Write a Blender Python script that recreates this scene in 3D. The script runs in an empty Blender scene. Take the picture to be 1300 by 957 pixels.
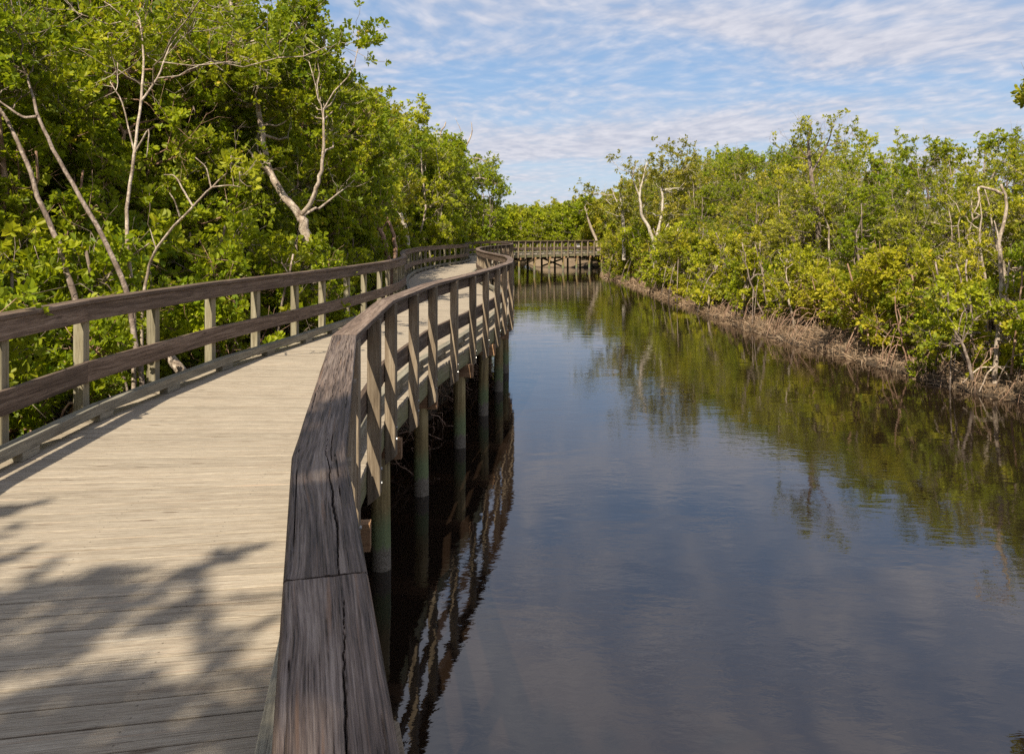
import bpy, math, random
import numpy as np
from mathutils import Vector, noise as mnoise

# ------------------------------------------------------------------ camera, sky, sun, exposure
S = bpy.context.scene
COL = S.collection
EYE = 3.1
cam_d = bpy.data.cameras.new("camera")
cam_d.sensor_width = 36.0
cam_d.lens = 36.0 * 1000.0 / 1300.0
cam_d.shift_y = -(478.5 - 297.0) / 1300.0
cam_d.clip_start = 0.05
cam_d.clip_end = 4000
cam = bpy.data.objects.new("camera", cam_d)
cam.location = (0, 0, EYE)
cam.rotation_euler = (math.radians(90), 0, 0)
COL.objects.link(cam)
S.camera = cam

SUN_FROM = Vector((-0.29, -0.88, 1.0)).normalized()
SUN_EL = math.asin(SUN_FROM.z)
SUN_AZ = math.atan2(SUN_FROM.x, SUN_FROM.y)
sd = bpy.data.lights.new("sun", 'SUN')
sd.energy = 5.0
sd.angle = math.radians(0.53)
sd.color = (1.0, 0.91, 0.74)
sun = bpy.data.objects.new("sun", sd)
sun.rotation_euler = SUN_FROM.to_track_quat('Z', 'Y').to_euler()
sun.location = (-20, -30, 40)
COL.objects.link(sun)

S.view_settings.view_transform = 'Standard'
S.view_settings.look = 'None'
S.view_settings.exposure = 0.62
S.view_settings.gamma = 1.0
S.cycles.max_bounces = 7
S.cycles.diffuse_bounces = 4
S.cycles.glossy_bounces = 3
S.cycles.transmission_bounces = 3
S.cycles.transparent_max_bounces = 4
S.cycles.caustics_reflective = False
S.cycles.caustics_refractive = False
S.cycles.use_adaptive_sampling = True
S.cycles.adaptive_threshold = 0.01
S.cycles.sample_clamp_indirect = 6.0
S.cycles.use_denoising = False


class NT:
    """tiny node-tree helper"""
    def __init__(s, tree):
        s.t = tree
        tree.nodes.clear()

    def n(s, typ, ins=None, **kw):
        nd = s.t.nodes.new(typ)
        for k, v in kw.items():
            setattr(nd, k, v)
        for k, v in (ins or {}).items():
            sock = nd.inputs[k]
            if isinstance(v, bpy.types.NodeSocket):
                s.t.links.new(v, sock)
            else:
                sock.default_value = v
        return nd

    def math(s, op, a, b=0.0, c=0.0, clamp=False):
        nd = s.n('ShaderNodeMath', {0: a, 1: b, 2: c}, operation=op)
        nd.use_clamp = clamp
        return nd.outputs[0]

    def noise(s, vec, scale, detail=3.0, rough=0.55, dist=0.0, out=0):
        return s.n('ShaderNodeTexNoise', {'Vector': vec, 'Scale': scale, 'Detail': detail,
                                          'Roughness': rough, 'Distortion': dist}).outputs[out]

    def mapr(s, v, a, b, c=0.0, d=1.0, smooth=False):
        nd = s.n('ShaderNodeMapRange', {0: v, 1: a, 2: b, 3: c, 4: d})
        if smooth:
            nd.interpolation_type = 'SMOOTHSTEP'
        return nd.outputs[0]

    def mix(s, f, a, b, blend='MIX'):
        nd = s.n('ShaderNodeMix', data_type='RGBA', blend_type=blend)
        for k, v in ((0, f), (6, a), (7, b)):
            if isinstance(v, bpy.types.NodeSocket):
                s.t.links.new(v, nd.inputs[k])
            else:
                nd.inputs[k].default_value = v if k == 0 else (*v, 1.0)
        return nd.outputs[2]

    def xyz(s, x, y, z=0.0):
        return s.n('ShaderNodeCombineXYZ', {0: x, 1: y, 2: z}).outputs[0]

    def ramp(s, f, stops):
        nd = s.n('ShaderNodeValToRGB', {0: f})
        cr = nd.color_ramp
        while len(cr.elements) < len(stops):
            cr.elements.new(0.5)
        for e, (p, c) in zip(cr.elements, stops):
            e.position = p
            e.color = (*c, 1.0)
        return nd.outputs[0]


W = bpy.data.worlds.new("World")
S.world = W
W.use_nodes = True
w = NT(W.node_tree)
sky = w.n('ShaderNodeTexSky')
sky.sky_type = 'NISHITA'
sky.sun_disc = False
sky.sun_elevation = SUN_EL
sky.sun_rotation = SUN_AZ
sky.air_density = 1.0
sky.dust_density = 1.2
sky.ozone_density = 2.5
tc = w.n('ShaderNodeTexCoord')
sep = w.n('ShaderNodeSeparateXYZ', {0: tc.outputs['Generated']})
dx, dy, dz = sep.outputs
zc = w.math('MAXIMUM', dz, 0.0)
zz = w.math('ADD', zc, 0.07)
px_ = w.math('DIVIDE', dx, zz)
py_ = w.math('DIVIDE', dy, zz)
warp = w.n('ShaderNodeVectorMath', {0: w.noise(w.xyz(px_, py_), 0.7, 1.0, 0.5, 0.0, 1), 3: 0.55}, operation='SCALE').outputs[0]
base = w.n('ShaderNodeVectorMath', {0: w.xyz(px_, py_, 3.7), 1: warp}, operation='ADD').outputs[0]
vb = w.n('ShaderNodeMapping', {'Vector': base, 'Rotation': (0, 0, 0.35), 'Scale': (0.75, 1.15, 1.0)}).outputs[0]
big = w.noise(vb, 0.55, 4.0, 0.6, 0.2)
vr = w.n('ShaderNodeMapping', {'Vector': base, 'Rotation': (0, 0, 0.8), 'Scale': (2.9, 2.3, 1.0)}).outputs[0]
rip = w.noise(vr, 3.2, 3.0, 0.52, 0.15)
cover = w.mapr(zc, 0.02, 0.45, 0.02, 0.13)
# streak of open blue low over the trees
hole = w.math('MULTIPLY', w.mapr(w.math('ABSOLUTE', w.math('SUBTRACT', zc, w.math('ADD', 0.205, w.math('MULTIPLY', dx, -0.03)))), 0.0, 0.06, 1.0, 0.0, True),
              w.mapr(w.math('ABSOLUTE', w.math('SUBTRACT', dx, 0.06)), 0.10, 0.34, 1.0, 0.0, True))
c1 = w.math('ADD', w.math('MULTIPLY', big, 1.5), w.math('MULTIPLY', rip, 0.50))
c1 = w.math('ADD', w.math('ADD', c1, 0.02), cover)
c1 = w.math('SUBTRACT', c1, w.math('MULTIPLY', hole, 0.17))
cl = w.mapr(c1, 0.82, 1.28, 0.18, 0.92, True)
hz = w.mapr(zc, 0.0, 0.20, 0.72, 0.0, True)
ccol = w.mix(w.mapr(rip, 0.35, 0.7), (4.6, 4.75, 5.6), (6.35, 6.25, 6.75))
skyc = w.mix(0.45, sky.outputs[0], (1.7, 4.0, 7.4))
s1 = w.mix(hz, skyc, (5.5, 6.3, 7.1))
s2 = w.mix(cl, s1, ccol)
bg = w.n('ShaderNodeBackground', {'Color': s2, 'Strength': 0.079})
wo = w.n('ShaderNodeOutputWorld', {'Surface': bg.outputs[0]})


# ------------------------------------------------------------------ helpers
def P(px, py, d):
    """a point d metres ahead of the photographer, in photograph pixels"""
    return np.array(((px - 650.0) * d / 1000.0, d, EYE - (py - 297.0) * d / 1000.0))


def mesh_np(name, verts, faces_flat, counts, mats, attrs=None, uvs=None, smooth=False):
    me = bpy.data.meshes.new(name)
    verts = np.asarray(verts, np.float32).reshape(-1, 3)
    faces_flat = np.asarray(faces_flat, np.int32)
    counts = np.asarray(counts, np.int32)
    me.vertices.add(len(verts))
    me.vertices.foreach_set('co', verts.ravel())
    me.loops.add(len(faces_flat))
    me.loops.foreach_set('vertex_index', faces_flat)
    me.polygons.add(len(counts))
    st = np.zeros(len(counts), np.int32)
    st[1:] = np.cumsum(counts)[:-1]
    me.polygons.foreach_set('loop_start', st)
    me.polygons.foreach_set('loop_total', counts)
    for k, v in (attrs or {}).items():
        a = me.attributes.new(k, 'FLOAT', 'FACE')
        a.data.foreach_set('value', np.asarray(v, np.float32))
    if uvs is not None:
        l = me.uv_layers.new(name='grain')
        l.data.foreach_set('uv', np.asarray(uvs, np.float32).ravel())
    me.update(calc_edges=True)
    me.validate()
    me.polygons.foreach_set('use_smooth', np.full(len(me.polygons), bool(smooth)))
    for m in (mats if isinstance(mats, (list, tuple)) else [mats]):
        me.materials.append(m)
    return me


def link(name, me, parent=None, loc=None):
    o = bpy.data.objects.new(name, me)
    COL.objects.link(o)
    if parent is not None:
        o.parent = parent
    if loc is not None:
        o.location = loc
    return o


def tag(o, label=None, cat=None, group=None, kind=None):
    if label: o['label'] = label
    if cat: o['category'] = cat
    if group: o['group'] = group
    if kind: o['kind'] = kind
    return o


def empty(name, loc, label, cat, group=None, rz=0.0):
    o = link(name, None, loc=tuple(float(c) for c in loc))
    o.empty_display_size = 0.3
    o.rotation_euler = (0, 0, rz)
    return tag(o, label, cat, group)


class Wood:
    """boards and posts with grain UVs, one mesh"""
    def __init__(s):
        s.v = []; s.f = []; s.c = []; s.uv = []; s.pid = []; s.n = 0

    def add(s, verts, faces, uvs, pid):
        s.v.append(np.asarray(verts, float).reshape(-1, 3))
        for f, u in zip(faces, uvs):
            s.f.extend(i + s.n for i in f)
            s.c.append(len(f))
            s.uv.extend(u)
            s.pid.append(pid)
        s.n += len(s.v[-1])

    def sweep(s, path, wdt, hgt, pid, side=None, bev=0.004):
        """rectangular board swept along a path of 3-d points (mitred), z up"""
        p = np.asarray(path, float)
        n = len(p)
        d = np.diff(p, axis=0)
        L = np.linalg.norm(d, axis=1)
        d /= L[:, None]
        a, b, e = wdt / 2, hgt / 2, min(bev, wdt / 4, hgt / 4)
        sec = [(-a + e, b), (a - e, b), (a, b - e), (a, -b + e), (a - e, -b), (-a + e, -b), (-a, -b + e), (-a, b - e)]
        rings = []
        for i in range(n):
            if i == 0: t = d[0]; k = 1
            elif i == n - 1: t = d[-1]; k = 1
            else:
                t = d[i - 1] + d[i]
                t /= np.linalg.norm(t)
                k = 1 / max(0.5, float(t @ d[i]))
            up0 = np.array((0, 0, 1.0)) if abs(t[2]) < 0.9 else np.array((0, 1.0, 0))
            r = np.cross(t, up0)
            r /= np.linalg.norm(r)
            up = np.cross(r, t)
            rings.append([p[i] + r * x * k + up * y for x, y in sec])
        m = 8
        verts = np.array(rings).reshape(-1, 3)
        per = [0]
        for j in range(m):
            x0, y0 = sec[j]; x1, y1 = sec[(j + 1) % m]
            per.append(per[-1] + math.hypot(x1 - x0, y1 - y0))
        us = np.concatenate([[0], np.cumsum(L)])
        faces, uvs = [], []
        for i in range(n - 1):
            for j in range(m):
                j2 = (j + 1) % m
                faces.append((i * m + j, i * m + j2, (i + 1) * m + j2, (i + 1) * m + j))
                uvs.append(((us[i], per[j]), (us[i], per[j + 1]), (us[i + 1], per[j + 1]), (us[i + 1], per[j])))
        faces.append(tuple(range(m))[::-1])
        uvs.append([(0.01 + sec[j][0] * .15, sec[j][1]) for j in range(m)][::-1])
        faces.append(tuple((n - 1) * m + j for j in range(m)))
        uvs.append([(0.01 + sec[j][0] * .15, sec[j][1]) for j in range(m)])
        s.add(verts, faces, uvs, pid)

    def mesh(s, name, mats):
        me = mesh_np(name, np.concatenate(s.v), s.f, s.c, mats, {'pid': s.pid}, s.uv)
        return me


def tubes_mesh(name, tubes, mats, smooth=True):
    """tubes: list of (points, radii, segments)"""
    V, F, C = [], [], []
    n0 = 0
    for pts, rad, m in tubes:
        p = np.asarray(pts, float)
        n = len(p)
        r = np.asarray(rad, float)
        t = np.gradient(p, axis=0)
        t /= np.linalg.norm(t, axis=1)[:, None] + 1e-9
        ref = np.array((0.3, 1.0, 0.1)) if abs(t[0][1]) < 0.8 else np.array((1.0, 0.2, 0.1))
        a = np.cross(t, ref)
        a /= np.linalg.norm(a, axis=1)[:, None] + 1e-9
        b = np.cross(t, a)
        th = np.linspace(0, 2 * math.pi, m, endpoint=False)
        ring = (a[:, None, :] * np.cos(th)[None, :, None] + b[:, None, :] * np.sin(th)[None, :, None]) * r[:, None, None] + p[:, None, :]
        V.append(ring.reshape(-1, 3))
        i = np.arange(n - 1)[:, None] * m
        j = np.arange(m)[None, :]
        j2 = (j + 1) % m
        q = np.stack([i + j, i + j2, i + m + j2, i + m + j], -1).reshape(-1, 4) + n0
        F.append(q.ravel())
        C.append(np.full(len(q), 4))
        F.append(np.arange(m) + n0 + (n - 1) * m)
        C.append(np.array([m]))
        n0 += n * m
    return mesh_np(name, np.concatenate(V), np.concatenate(F), np.concatenate(C), mats, smooth=smooth)


# ------------------------------------------------------------------ materials
def new_mat(name):
    m = bpy.data.materials.new(name)
    m.use_nodes = True
    return m, NT(m.node_tree)


def finish(t, shader):
    t.n('ShaderNodeOutputMaterial', {'Surface': shader})


def wood_mat(name, dark, mid, light, rough=0.8, var=0.25, knots=1.0, bump=0.6, algae=None, warm=None, crack=0.0, gw=0.6, blot=1.0, screws=False, contrast=1.0):
    m, t = new_mat(name)
    uv = t.n('ShaderNodeUVMap', uv_map='grain').outputs[0]
    pid = t.n('ShaderNodeAttribute', attribute_name='pid').outputs['Fac']
    sp = t.n('ShaderNodeSeparateXYZ', {0: uv})
    u, v = sp.outputs[0], sp.outputs[1]
    h1 = t.n('ShaderNodeTexWhiteNoise', {'W': pid}, noise_dimensions='1D')
    off = t.math('MULTIPLY', pid, 7.31)
    # knots bend the grain
    kv = t.xyz(t.math('ADD', t.math('MULTIPLY', u, 1.7), off), t.math('MULTIPLY', v, 9.0), 0.0)
    vor = t.n('ShaderNodeTexVoronoi', {'Vector': kv, 'Scale': 1.0, 'Randomness': 1.0})
    kd = vor.outputs['Distance']
    knot = t.math('MULTIPLY', t.mapr(kd, 0.05, 0.13, 1.0, 0.0, True), knots)
    bend = t.math('MULTIPLY', t.mapr(kd, 0.0, 0.45, 1.0, 0.0, True), 0.022 * knots)
    vw = t.math('ADD', v, bend)
    wv = t.xyz(t.math('MULTIPLY', t.math('ADD', u, off), 1.1), t.math('MULTIPLY', vw, 26.0), off)
    g1 = t.noise(wv, 1.0, 4.0, 0.6, 0.5)
    fv = t.xyz(t.math('MULTIPLY', t.math('ADD', u, off), 5.0), t.math('MULTIPLY', vw, 190.0), off)
    g2 = t.noise(fv, 1.0, 3.0, 0.65)
    bl = t.noise(t.xyz(t.math('MULTIPLY', u, 1.8), t.math('MULTIPLY', v, 4.0), off), 1.0, 3.0, 0.6)
    g = t.math('ADD', t.math('MULTIPLY', g1, gw), t.math('MULTIPLY', g2, 1 - gw))
    c = t.ramp(g, [(0.5 - 0.17 / contrast, dark), (0.5, mid), (0.5 + 0.16 / contrast, light)])
    line_ = t.noise(t.xyz(t.math('MULTIPLY', t.math('ADD', u, off), 2.2), t.math('MULTIPLY', vw, 330.0), t.math('ADD', off, 9.0)), 1.0, 2.0, 0.6)
    c = t.mix(t.mapr(line_, 0.57, 0.68, 0.0, 0.55, True), c, tuple(x * .5 for x in dark))
    mic = t.noise(t.xyz(t.math('MULTIPLY', t.math('ADD', u, off), 26.0), t.math('MULTIPLY', vw, 420.0), off), 1.0, 3.0, 0.7)
    mv = t.mapr(mic, 0.32, 0.68, 0.80, 1.17)
    c = t.mix(1.0, c, t.xyz(mv, mv, mv), 'MULTIPLY')
    tone = t.mapr(h1.outputs['Value'], 0, 1, 1 - var, 1 + var)
    tone = t.math('MULTIPLY', tone, t.mapr(bl, 0.3, 0.7, 1 - .16 * blot, 1 + .14 * blot))
    c = t.mix(1.0, c, t.xyz(tone, tone, tone), 'MULTIPLY')
    if warm is not None:
        wf = t.mapr(t.noise(t.xyz(t.math('MULTIPLY', u, 2.2), t.math('MULTIPLY', vw, 85.0), t.math('ADD', off, 3.0)), 1.0, 2.0, 0.5), 0.60, 0.74, 0.0, 0.5, True)
        c = t.mix(wf, c, warm)
    c = t.mix(t.math('MULTIPLY', knot, 0.75), c, (dark[0] * .45, dark[1] * .36, dark[2] * .3))
    hairy = t.mapr(g2, 0.30, 0.40, 1.0, 0.0, True)
    c = t.mix(t.math('MULTIPLY', hairy, 0.45), c, tuple(x * 0.45 for x in dark))
    if screws:
        du = t.math('MULTIPLY', t.math('SUBTRACT', t.math('FRACT', t.math('ADD', t.math('DIVIDE', u, 0.66), t.mapr(h1.outputs['Value'], 0, 1, 0.42, 0.465))), 0.5), 0.66)
        dv = t.math('SUBTRACT', t.math('ABSOLUTE', t.math('SUBTRACT', v, 0.07)), 0.037)
        rr = t.math('SQRT', t.math('ADD', t.math('MULTIPLY', du, du), t.math('MULTIPLY', dv, dv)))
        c = t.mix(t.mapr(rr, 0.003, 0.006, 0.6, 0.0, True), c, (0.045, 0.032, 0.025))
    geo = t.n('ShaderNodeNewGeometry')
    if crack:
        ca = t.n('ShaderNodeAttribute', attribute_name='split').outputs['Fac']
        c = t.mix(ca, c, (0.012, 0.008, 0.007))
    if algae is not None:
        pz = t.n('ShaderNodeSeparateXYZ', {0: geo.outputs['Position']}).outputs[2]
        an = t.noise(geo.outputs['Position'], 3.5, 3.0, 0.6)
        band = t.mapr(t.math('ADD', pz, t.math('MULTIPLY', an, 0.5)), algae[0], algae[1], 1.0, 0.0, True)
        c = t.mix(t.math('MULTIPLY', band, algae[2]), c, (0.16, 0.20, 0.07))
    b = t.n('ShaderNodeBump', {'Height': t.math('SUBTRACT', g, t.math('MULTIPLY', hairy, 0.25)), 'Strength': bump, 'Distance': 0.004})
    p = t.n('ShaderNodeBsdfPrincipled', {'Base Color': c, 'Roughness': rough, 'Normal': b.outputs[0], 'Specular IOR Level': 0.25})
    finish(t, p.outputs[0])
    return m


M_DECK = wood_mat('deck_wood', (0.20, 0.155, 0.112), (0.318, 0.265, 0.200), (0.40, 0.345, 0.27), 0.85, 0.085, 0.9, 0.3, warm=(0.40, 0.285, 0.20), gw=0.3, blot=0.4, screws=True, contrast=1.05)
M_RAIL = wood_mat('rail_wood', (0.062, 0.041, 0.029), (0.142, 0.098, 0.072), (0.235, 0.175, 0.135), 0.75, 0.2, 0.8, 0.8, contrast=1.3)
M_CAP = wood_mat('cap_wood', (0.046, 0.032, 0.025), (0.122, 0.086, 0.067), (0.225, 0.172, 0.138), 0.62, 0.1, 0.7, 1.0, warm=(0.24, 0.13, 0.07), crack=1.0, gw=0.45, contrast=1.5)
M_POST = wood_mat('post_wood', (0.13, 0.095, 0.062), (0.235, 0.177, 0.118), (0.34, 0.27, 0.19), 0.85, 0.22, 0.5, 0.5, contrast=1.3)
M_POSTG = wood_mat('post_wood_greenish', (0.17, 0.142, 0.090), (0.285, 0.245, 0.162), (0.385, 0.345, 0.245), 0.85, 0.15, 0.5, 0.5, contrast=1.4)
M_KICK = wood_mat('curb_wood', (0.12, 0.105, 0.08), (0.21, 0.19, 0.145), (0.32, 0.29, 0.23), 0.85, 0.18, 0.5, 0.7)
M_JOIST = wood_mat('joist_wood', (0.17, 0.13, 0.08), (0.29, 0.235, 0.15), (0.40, 0.34, 0.23), 0.85, 0.25, 0.5, 0.5, algae=(1.5, 1.75, 0.35))
M_BEAM = wood_mat('beam_wood', (0.20, 0.105, 0.055), (0.33, 0.19, 0.10), (0.43, 0.27, 0.15), 0.85, 0.2, 0.5, 0.5)


def bolt_mat():
    m, t = new_mat('galvanised_steel')
    n = t.noise(t.n('ShaderNodeTexCoord').outputs['Object'], 60, 2)
    p = t.n('ShaderNodeBsdfPrincipled', {'Base Color': t.mix(n, (0.45, 0.44, 0.42), (0.6, 0.6, 0.6)), 'Metallic': 0.8, 'Roughness': 0.45})
    finish(t, p.outputs[0])
    return m


def pile_mat():
    m, t = new_mat('pile_wood')
    geo = t.n('ShaderNodeNewGeometry').outputs['Position']
    sp = t.n('ShaderNodeSeparateXYZ', {0: geo})
    z = sp.outputs[2]
    st = t.noise(t.n('ShaderNodeMapping', {'Vector': geo, 'Scale': (28, 28, 1.6)}).outputs[0], 1.0, 4, 0.6)
    wob = t.noise(t.n('ShaderNodeMapping', {'Vector': geo, 'Scale': (14, 14, 3)}).outputs[0], 1.0, 3, 0.6)
    zw = t.math('ADD', z, t.math('MULTIPLY', t.math('SUBTRACT', wob, 0.5), 0.22))
    c = t.ramp(st, [(0.3, (0.11, 0.075, 0.028)), (0.5, (0.22, 0.155, 0.06)), (0.7, (0.33, 0.25, 0.11))])
    gr = t.mix(wob, (0.085, 0.12, 0.05), (0.21, 0.25, 0.11))
    c = t.mix(t.mapr(zw, 0.34, 0.62, 0.9, 0.0, True), c, gr)
    bn = t.noise(geo, 55.0, 3, 0.7)
    barn = t.mix(t.mapr(bn, 0.35, 0.7), (0.10, 0.08, 0.055), (0.25, 0.21, 0.165))
    c = t.mix(t.mapr(zw, 0.17, 0.24, 1.0, 0.0, True), c, barn)
    b = t.n('ShaderNodeBump', {'Height': t.math('ADD', st, t.math('MULTIPLY', bn, 0.4)), 'Strength': 0.7, 'Distance': 0.008})
    p = t.n('ShaderNodeBsdfPrincipled', {'Base Color': c, 'Roughness': 0.75, 'Normal': b.outputs[0]})
    finish(t, p.outputs[0])
    return m


def leaf_mat(name, dk, md, lt, yl=(0.52, 0.40, 0.03)):
    m, t = new_mat(name)
    tone = t.n('ShaderNodeAttribute', attribute_name='tone').outputs['Fac']
    oi = t.n('ShaderNodeObjectInfo').outputs['Random']
    c = t.ramp(tone, [(0.0, dk), (0.45, md), (0.93, lt), (0.985, yl)])
    hs = t.n('ShaderNodeHueSaturation', {'Hue': t.mapr(oi, 0, 1, 0.485, 0.512), 'Saturation': 1.0,
                                         'Value': t.mapr(t.math('FRACT', t.math('MULTIPLY', oi, 7.13)), 0, 1, 0.98, 1.34), 'Color': c})
    c = hs.outputs[0]
    geo = t.n('ShaderNodeNewGeometry')
    # pale underside
    cu = t.mix(0.3, c, (0.17, 0.22, 0.07))
    c2 = t.mix(geo.outputs['Backfacing'], c, cu)
    p = t.n('ShaderNodeBsdfPrincipled', {'Base Color': c2, 'Roughness': 0.48, 'Specular IOR Level': 0.24})
    tcol = t.mix(0.5, c, (0.50, 0.56, 0.012))
    tr = t.n('ShaderNodeBsdfTranslucent', {'Color': tcol})
    mx = t.n('ShaderNodeMixShader', {0: 0.48, 1: p.outputs[0], 2: tr.outputs[0]})
    finish(t, mx.outputs[0])
    return m


def bark_mat(name, a, b, c3, sc=1.0):
    m, t = new_mat(name)
    co = t.n('ShaderNodeTexCoord').outputs['Object']
    n1 = t.noise(t.n('ShaderNodeMapping', {'Vector': co, 'Scale': (9 * sc, 9 * sc, 3 * sc)}).outputs[0], 1.0, 5, 0.65)
    n2 = t.noise(co, 45 * sc, 3, 0.6)
    c = t.ramp(n1, [(0.3, a), (0.5, b), (0.7, c3)])
    c = t.mix(t.mapr(n2, 0.35, 0.5, 0.45, 0.0, True), c, tuple(x * .4 for x in a))
    n3 = t.noise(co, 13 * sc, 4, 0.7)
    c = t.mix(t.mapr(n3, 0.54, 0.62, 0.0, 0.55, True), c, tuple(min(.75, x * 1.35) for x in c3))
    c = t.mix(t.mapr(n3, 0.44, 0.36, 0.0, 0.45, True), c, (a[0] * .6, a[1] * .55, a[2] * .5))
    bp = t.n('ShaderNodeBump', {'Height': t.math('ADD', n1, n2), 'Strength': 0.6, 'Distance': 0.012})
    p = t.n('ShaderNodeBsdfPrincipled', {'Base Color': c, 'Roughness': 0.85, 'Normal': bp.outputs[0], 'Specular IOR Level': 0.2})
    finish(t, p.outputs[0])
    return m


M_BOLT = bolt_mat()
M_PILE = pile_mat()
M_LEAF = leaf_mat('leaf_green', (0.055, 0.105, 0.004), (0.190, 0.235, 0.006), (0.38, 0.385, 0.014))
M_LEAFY = leaf_mat('leaf_yellow_green', (0.115, 0.155, 0.007), (0.310, 0.305, 0.012), (0.50, 0.455, 0.035))
M_LEAFO = leaf_mat('leaf_olive', (0.13, 0.145, 0.014), (0.31, 0.29, 0.026), (0.48, 0.435, 0.065))
M_BARK = bark_mat('bark_grey_brown', (0.09, 0.065, 0.05), (0.20, 0.15, 0.12), (0.36, 0.29, 0.24))
M_BARKP = bark_mat('bark_pale', (0.15, 0.11, 0.08), (0.36, 0.28, 0.215), (0.56, 0.475, 0.385))
M_BARKW = bark_mat('bark_whitish', (0.22, 0.17, 0.13), (0.50, 0.42, 0.34), (0.70, 0.62, 0.53))
M_BARKR = bark_mat('bark_reddish', (0.16, 0.085, 0.055), (0.30, 0.18, 0.12), (0.44, 0.31, 0.23))


def ground_mat():
    m, t = new_mat('mud_and_litter')
    geo = t.n('ShaderNodeNewGeometry').outputs['Position']
    n1 = t.noise(geo, 1.4, 5, 0.6)
    n2 = t.noise(geo, 16, 4, 0.7)
    n3 = t.n('ShaderNodeTexVoronoi', {'Vector': geo, 'Scale': 22.0}).outputs['Distance']
    c = t.ramp(t.math('ADD', t.math('MULTIPLY', n1, 0.5), t.math('MULTIPLY', n2, 0.5)),
               [(0.35, (0.055, 0.038, 0.026)), (0.5, (0.14, 0.098, 0.064)), (0.65, (0.25, 0.185, 0.125))])
    sand = t.n('ShaderNodeAttribute', attribute_name='sandy').outputs['Fac']
    sc = t.mix(t.mapr(n2, 0.4, 0.6), (0.19, 0.135, 0.085), (0.30, 0.22, 0.145))
    c = t.mix(sand, c, sc)
    z = t.n('ShaderNodeSeparateXYZ', {0: geo}).outputs[2]
    wet = t.mapr(z, 0.03, 0.14, 0.45, 1.0, True)
    c = t.mix(1.0, c, t.xyz(wet, wet, wet), 'MULTIPLY')
    b = t.n('ShaderNodeBump', {'Height': t.math('ADD', n2, t.math('MULTIPLY', n3, 0.6)), 'Strength': 0.9, 'Distance': 0.05})
    p = t.n('ShaderNodeBsdfPrincipled', {'Base Color': c, 'Roughness': 0.9, 'Normal': b.outputs[0], 'Specular IOR Level': 0.2})
    finish(t, p.outputs[0])
    return m


def water_mat():
    m, t = new_mat('tannin_water')
    geo = t.n('ShaderNodeNewGeometry').outputs['Position']
    a = t.noise(t.n('ShaderNodeMapping', {'Vector': geo, 'Rotation': (0, 0, 0.2), 'Scale': (1.0, 2.1, 1)}).outputs[0], 5.5, 3, 0.55, 0.4)
    b_ = t.noise(t.n('ShaderNodeMapping', {'Vector': geo, 'Rotation': (0, 0, -0.3), 'Scale': (1.0, 1.8, 1)}).outputs[0], 1.1, 2, 0.5, 0.3)
    patch = t.mapr(t.noise(t.n('ShaderNodeMapping', {'Vector': geo, 'Scale': (0.25, 0.5, 1)}).outputs[0], 1.0, 3, 0.5), 0.40, 0.62, 0.35, 1.0, True)
    h = t.math('ADD', t.math('MULTIPLY', t.math('MULTIPLY', a, patch), 0.25), t.math('MULTIPLY', b_, 0.55))
    bp = t.n('ShaderNodeBump', {'Height': h, 'Strength': 0.14, 'Distance': 0.05})
    p = t.n('ShaderNodeBsdfPrincipled', {'Base Color': (0.011, 0.0068, 0.0045, 1), 'Roughness': 0.02, 'IOR': 1.85, 'Normal': bp.outputs[0]})
    finish(t, p.outputs[0])
    return m


def litter_mat():
    m, t = new_mat('dry_roots')
    a = t.n('ShaderNodeAttribute', attribute_name='tone').outputs['Fac']
    c = t.ramp(a, [(0.0, (0.09, 0.055, 0.033)), (0.5, (0.25, 0.165, 0.10)), (1.0, (0.46, 0.34, 0.23))])
    p = t.n('ShaderNodeBsdfPrincipled', {'Base Color': c, 'Roughness': 0.9, 'Specular IOR Level': 0.15})
    finish(t, p.outputs[0])
    return m


M_GROUND, M_WATER, M_LITTER = ground_mat(), water_mat(), litter_mat()

# ------------------------------------------------------------------ boardwalk line (right-hand railing, plan view)
R = [(1.35, -5.0), (0.68, -2.5), (0.085, -0.2), (-0.514, 2.1), (-0.975, 4.58), (-1.12, 7.0), (-0.98, 9.3), (-0.62, 11.6), (-0.30, 14.0),
     (-0.06, 16.4), (-0.03, 18.7), (-0.13, 20.9), (-0.52, 23.4), (-0.93, 26.2), (-1.25, 29.2), (-1.42, 32.2), (-1.38, 35.2), (-1.10, 38.4),
     (-0.62, 41.3), (-0.15, 44.0), (0.02, 46.8), (-0.05, 49.6), (-0.35, 52.6), (-0.68, 55.4), (-0.75, 58.0), (-0.45, 60.4), (0.45, 62.3),
     (2.25, 64.1), (4.10, 65.9), (5.95, 67.8), (7.8, 69.7), (9.6, 71.6)]
R = np.array(R)
WIDE = 2.7


def offset(d, poly=R):
    """mitred offset of the line, positive to the left of travel"""
    seg = np.diff(poly, axis=0)
    seg /= np.linalg.norm(seg, axis=1)[:, None]
    nn = np.stack([-seg[:, 1], seg[:, 0]], 1)
    out = [poly[0] + nn[0] * d]
    for i in range(1, len(poly) - 1):
        b = nn[i - 1] + nn[i]
        b /= np.linalg.norm(b)
        out.append(poly[i] + b * d / max(0.4, float(b @ nn[i])))
    out.append(poly[-1] + nn[-1] * d)
    return np.array(out)


def resample(poly, t):
    """point and direction at node parameter t"""
    i = min(int(t), len(poly) - 2)
    f = t - i
    d = poly[i + 1] - poly[i]
    return poly[i] + d * f, d / np.linalg.norm(d)


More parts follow.
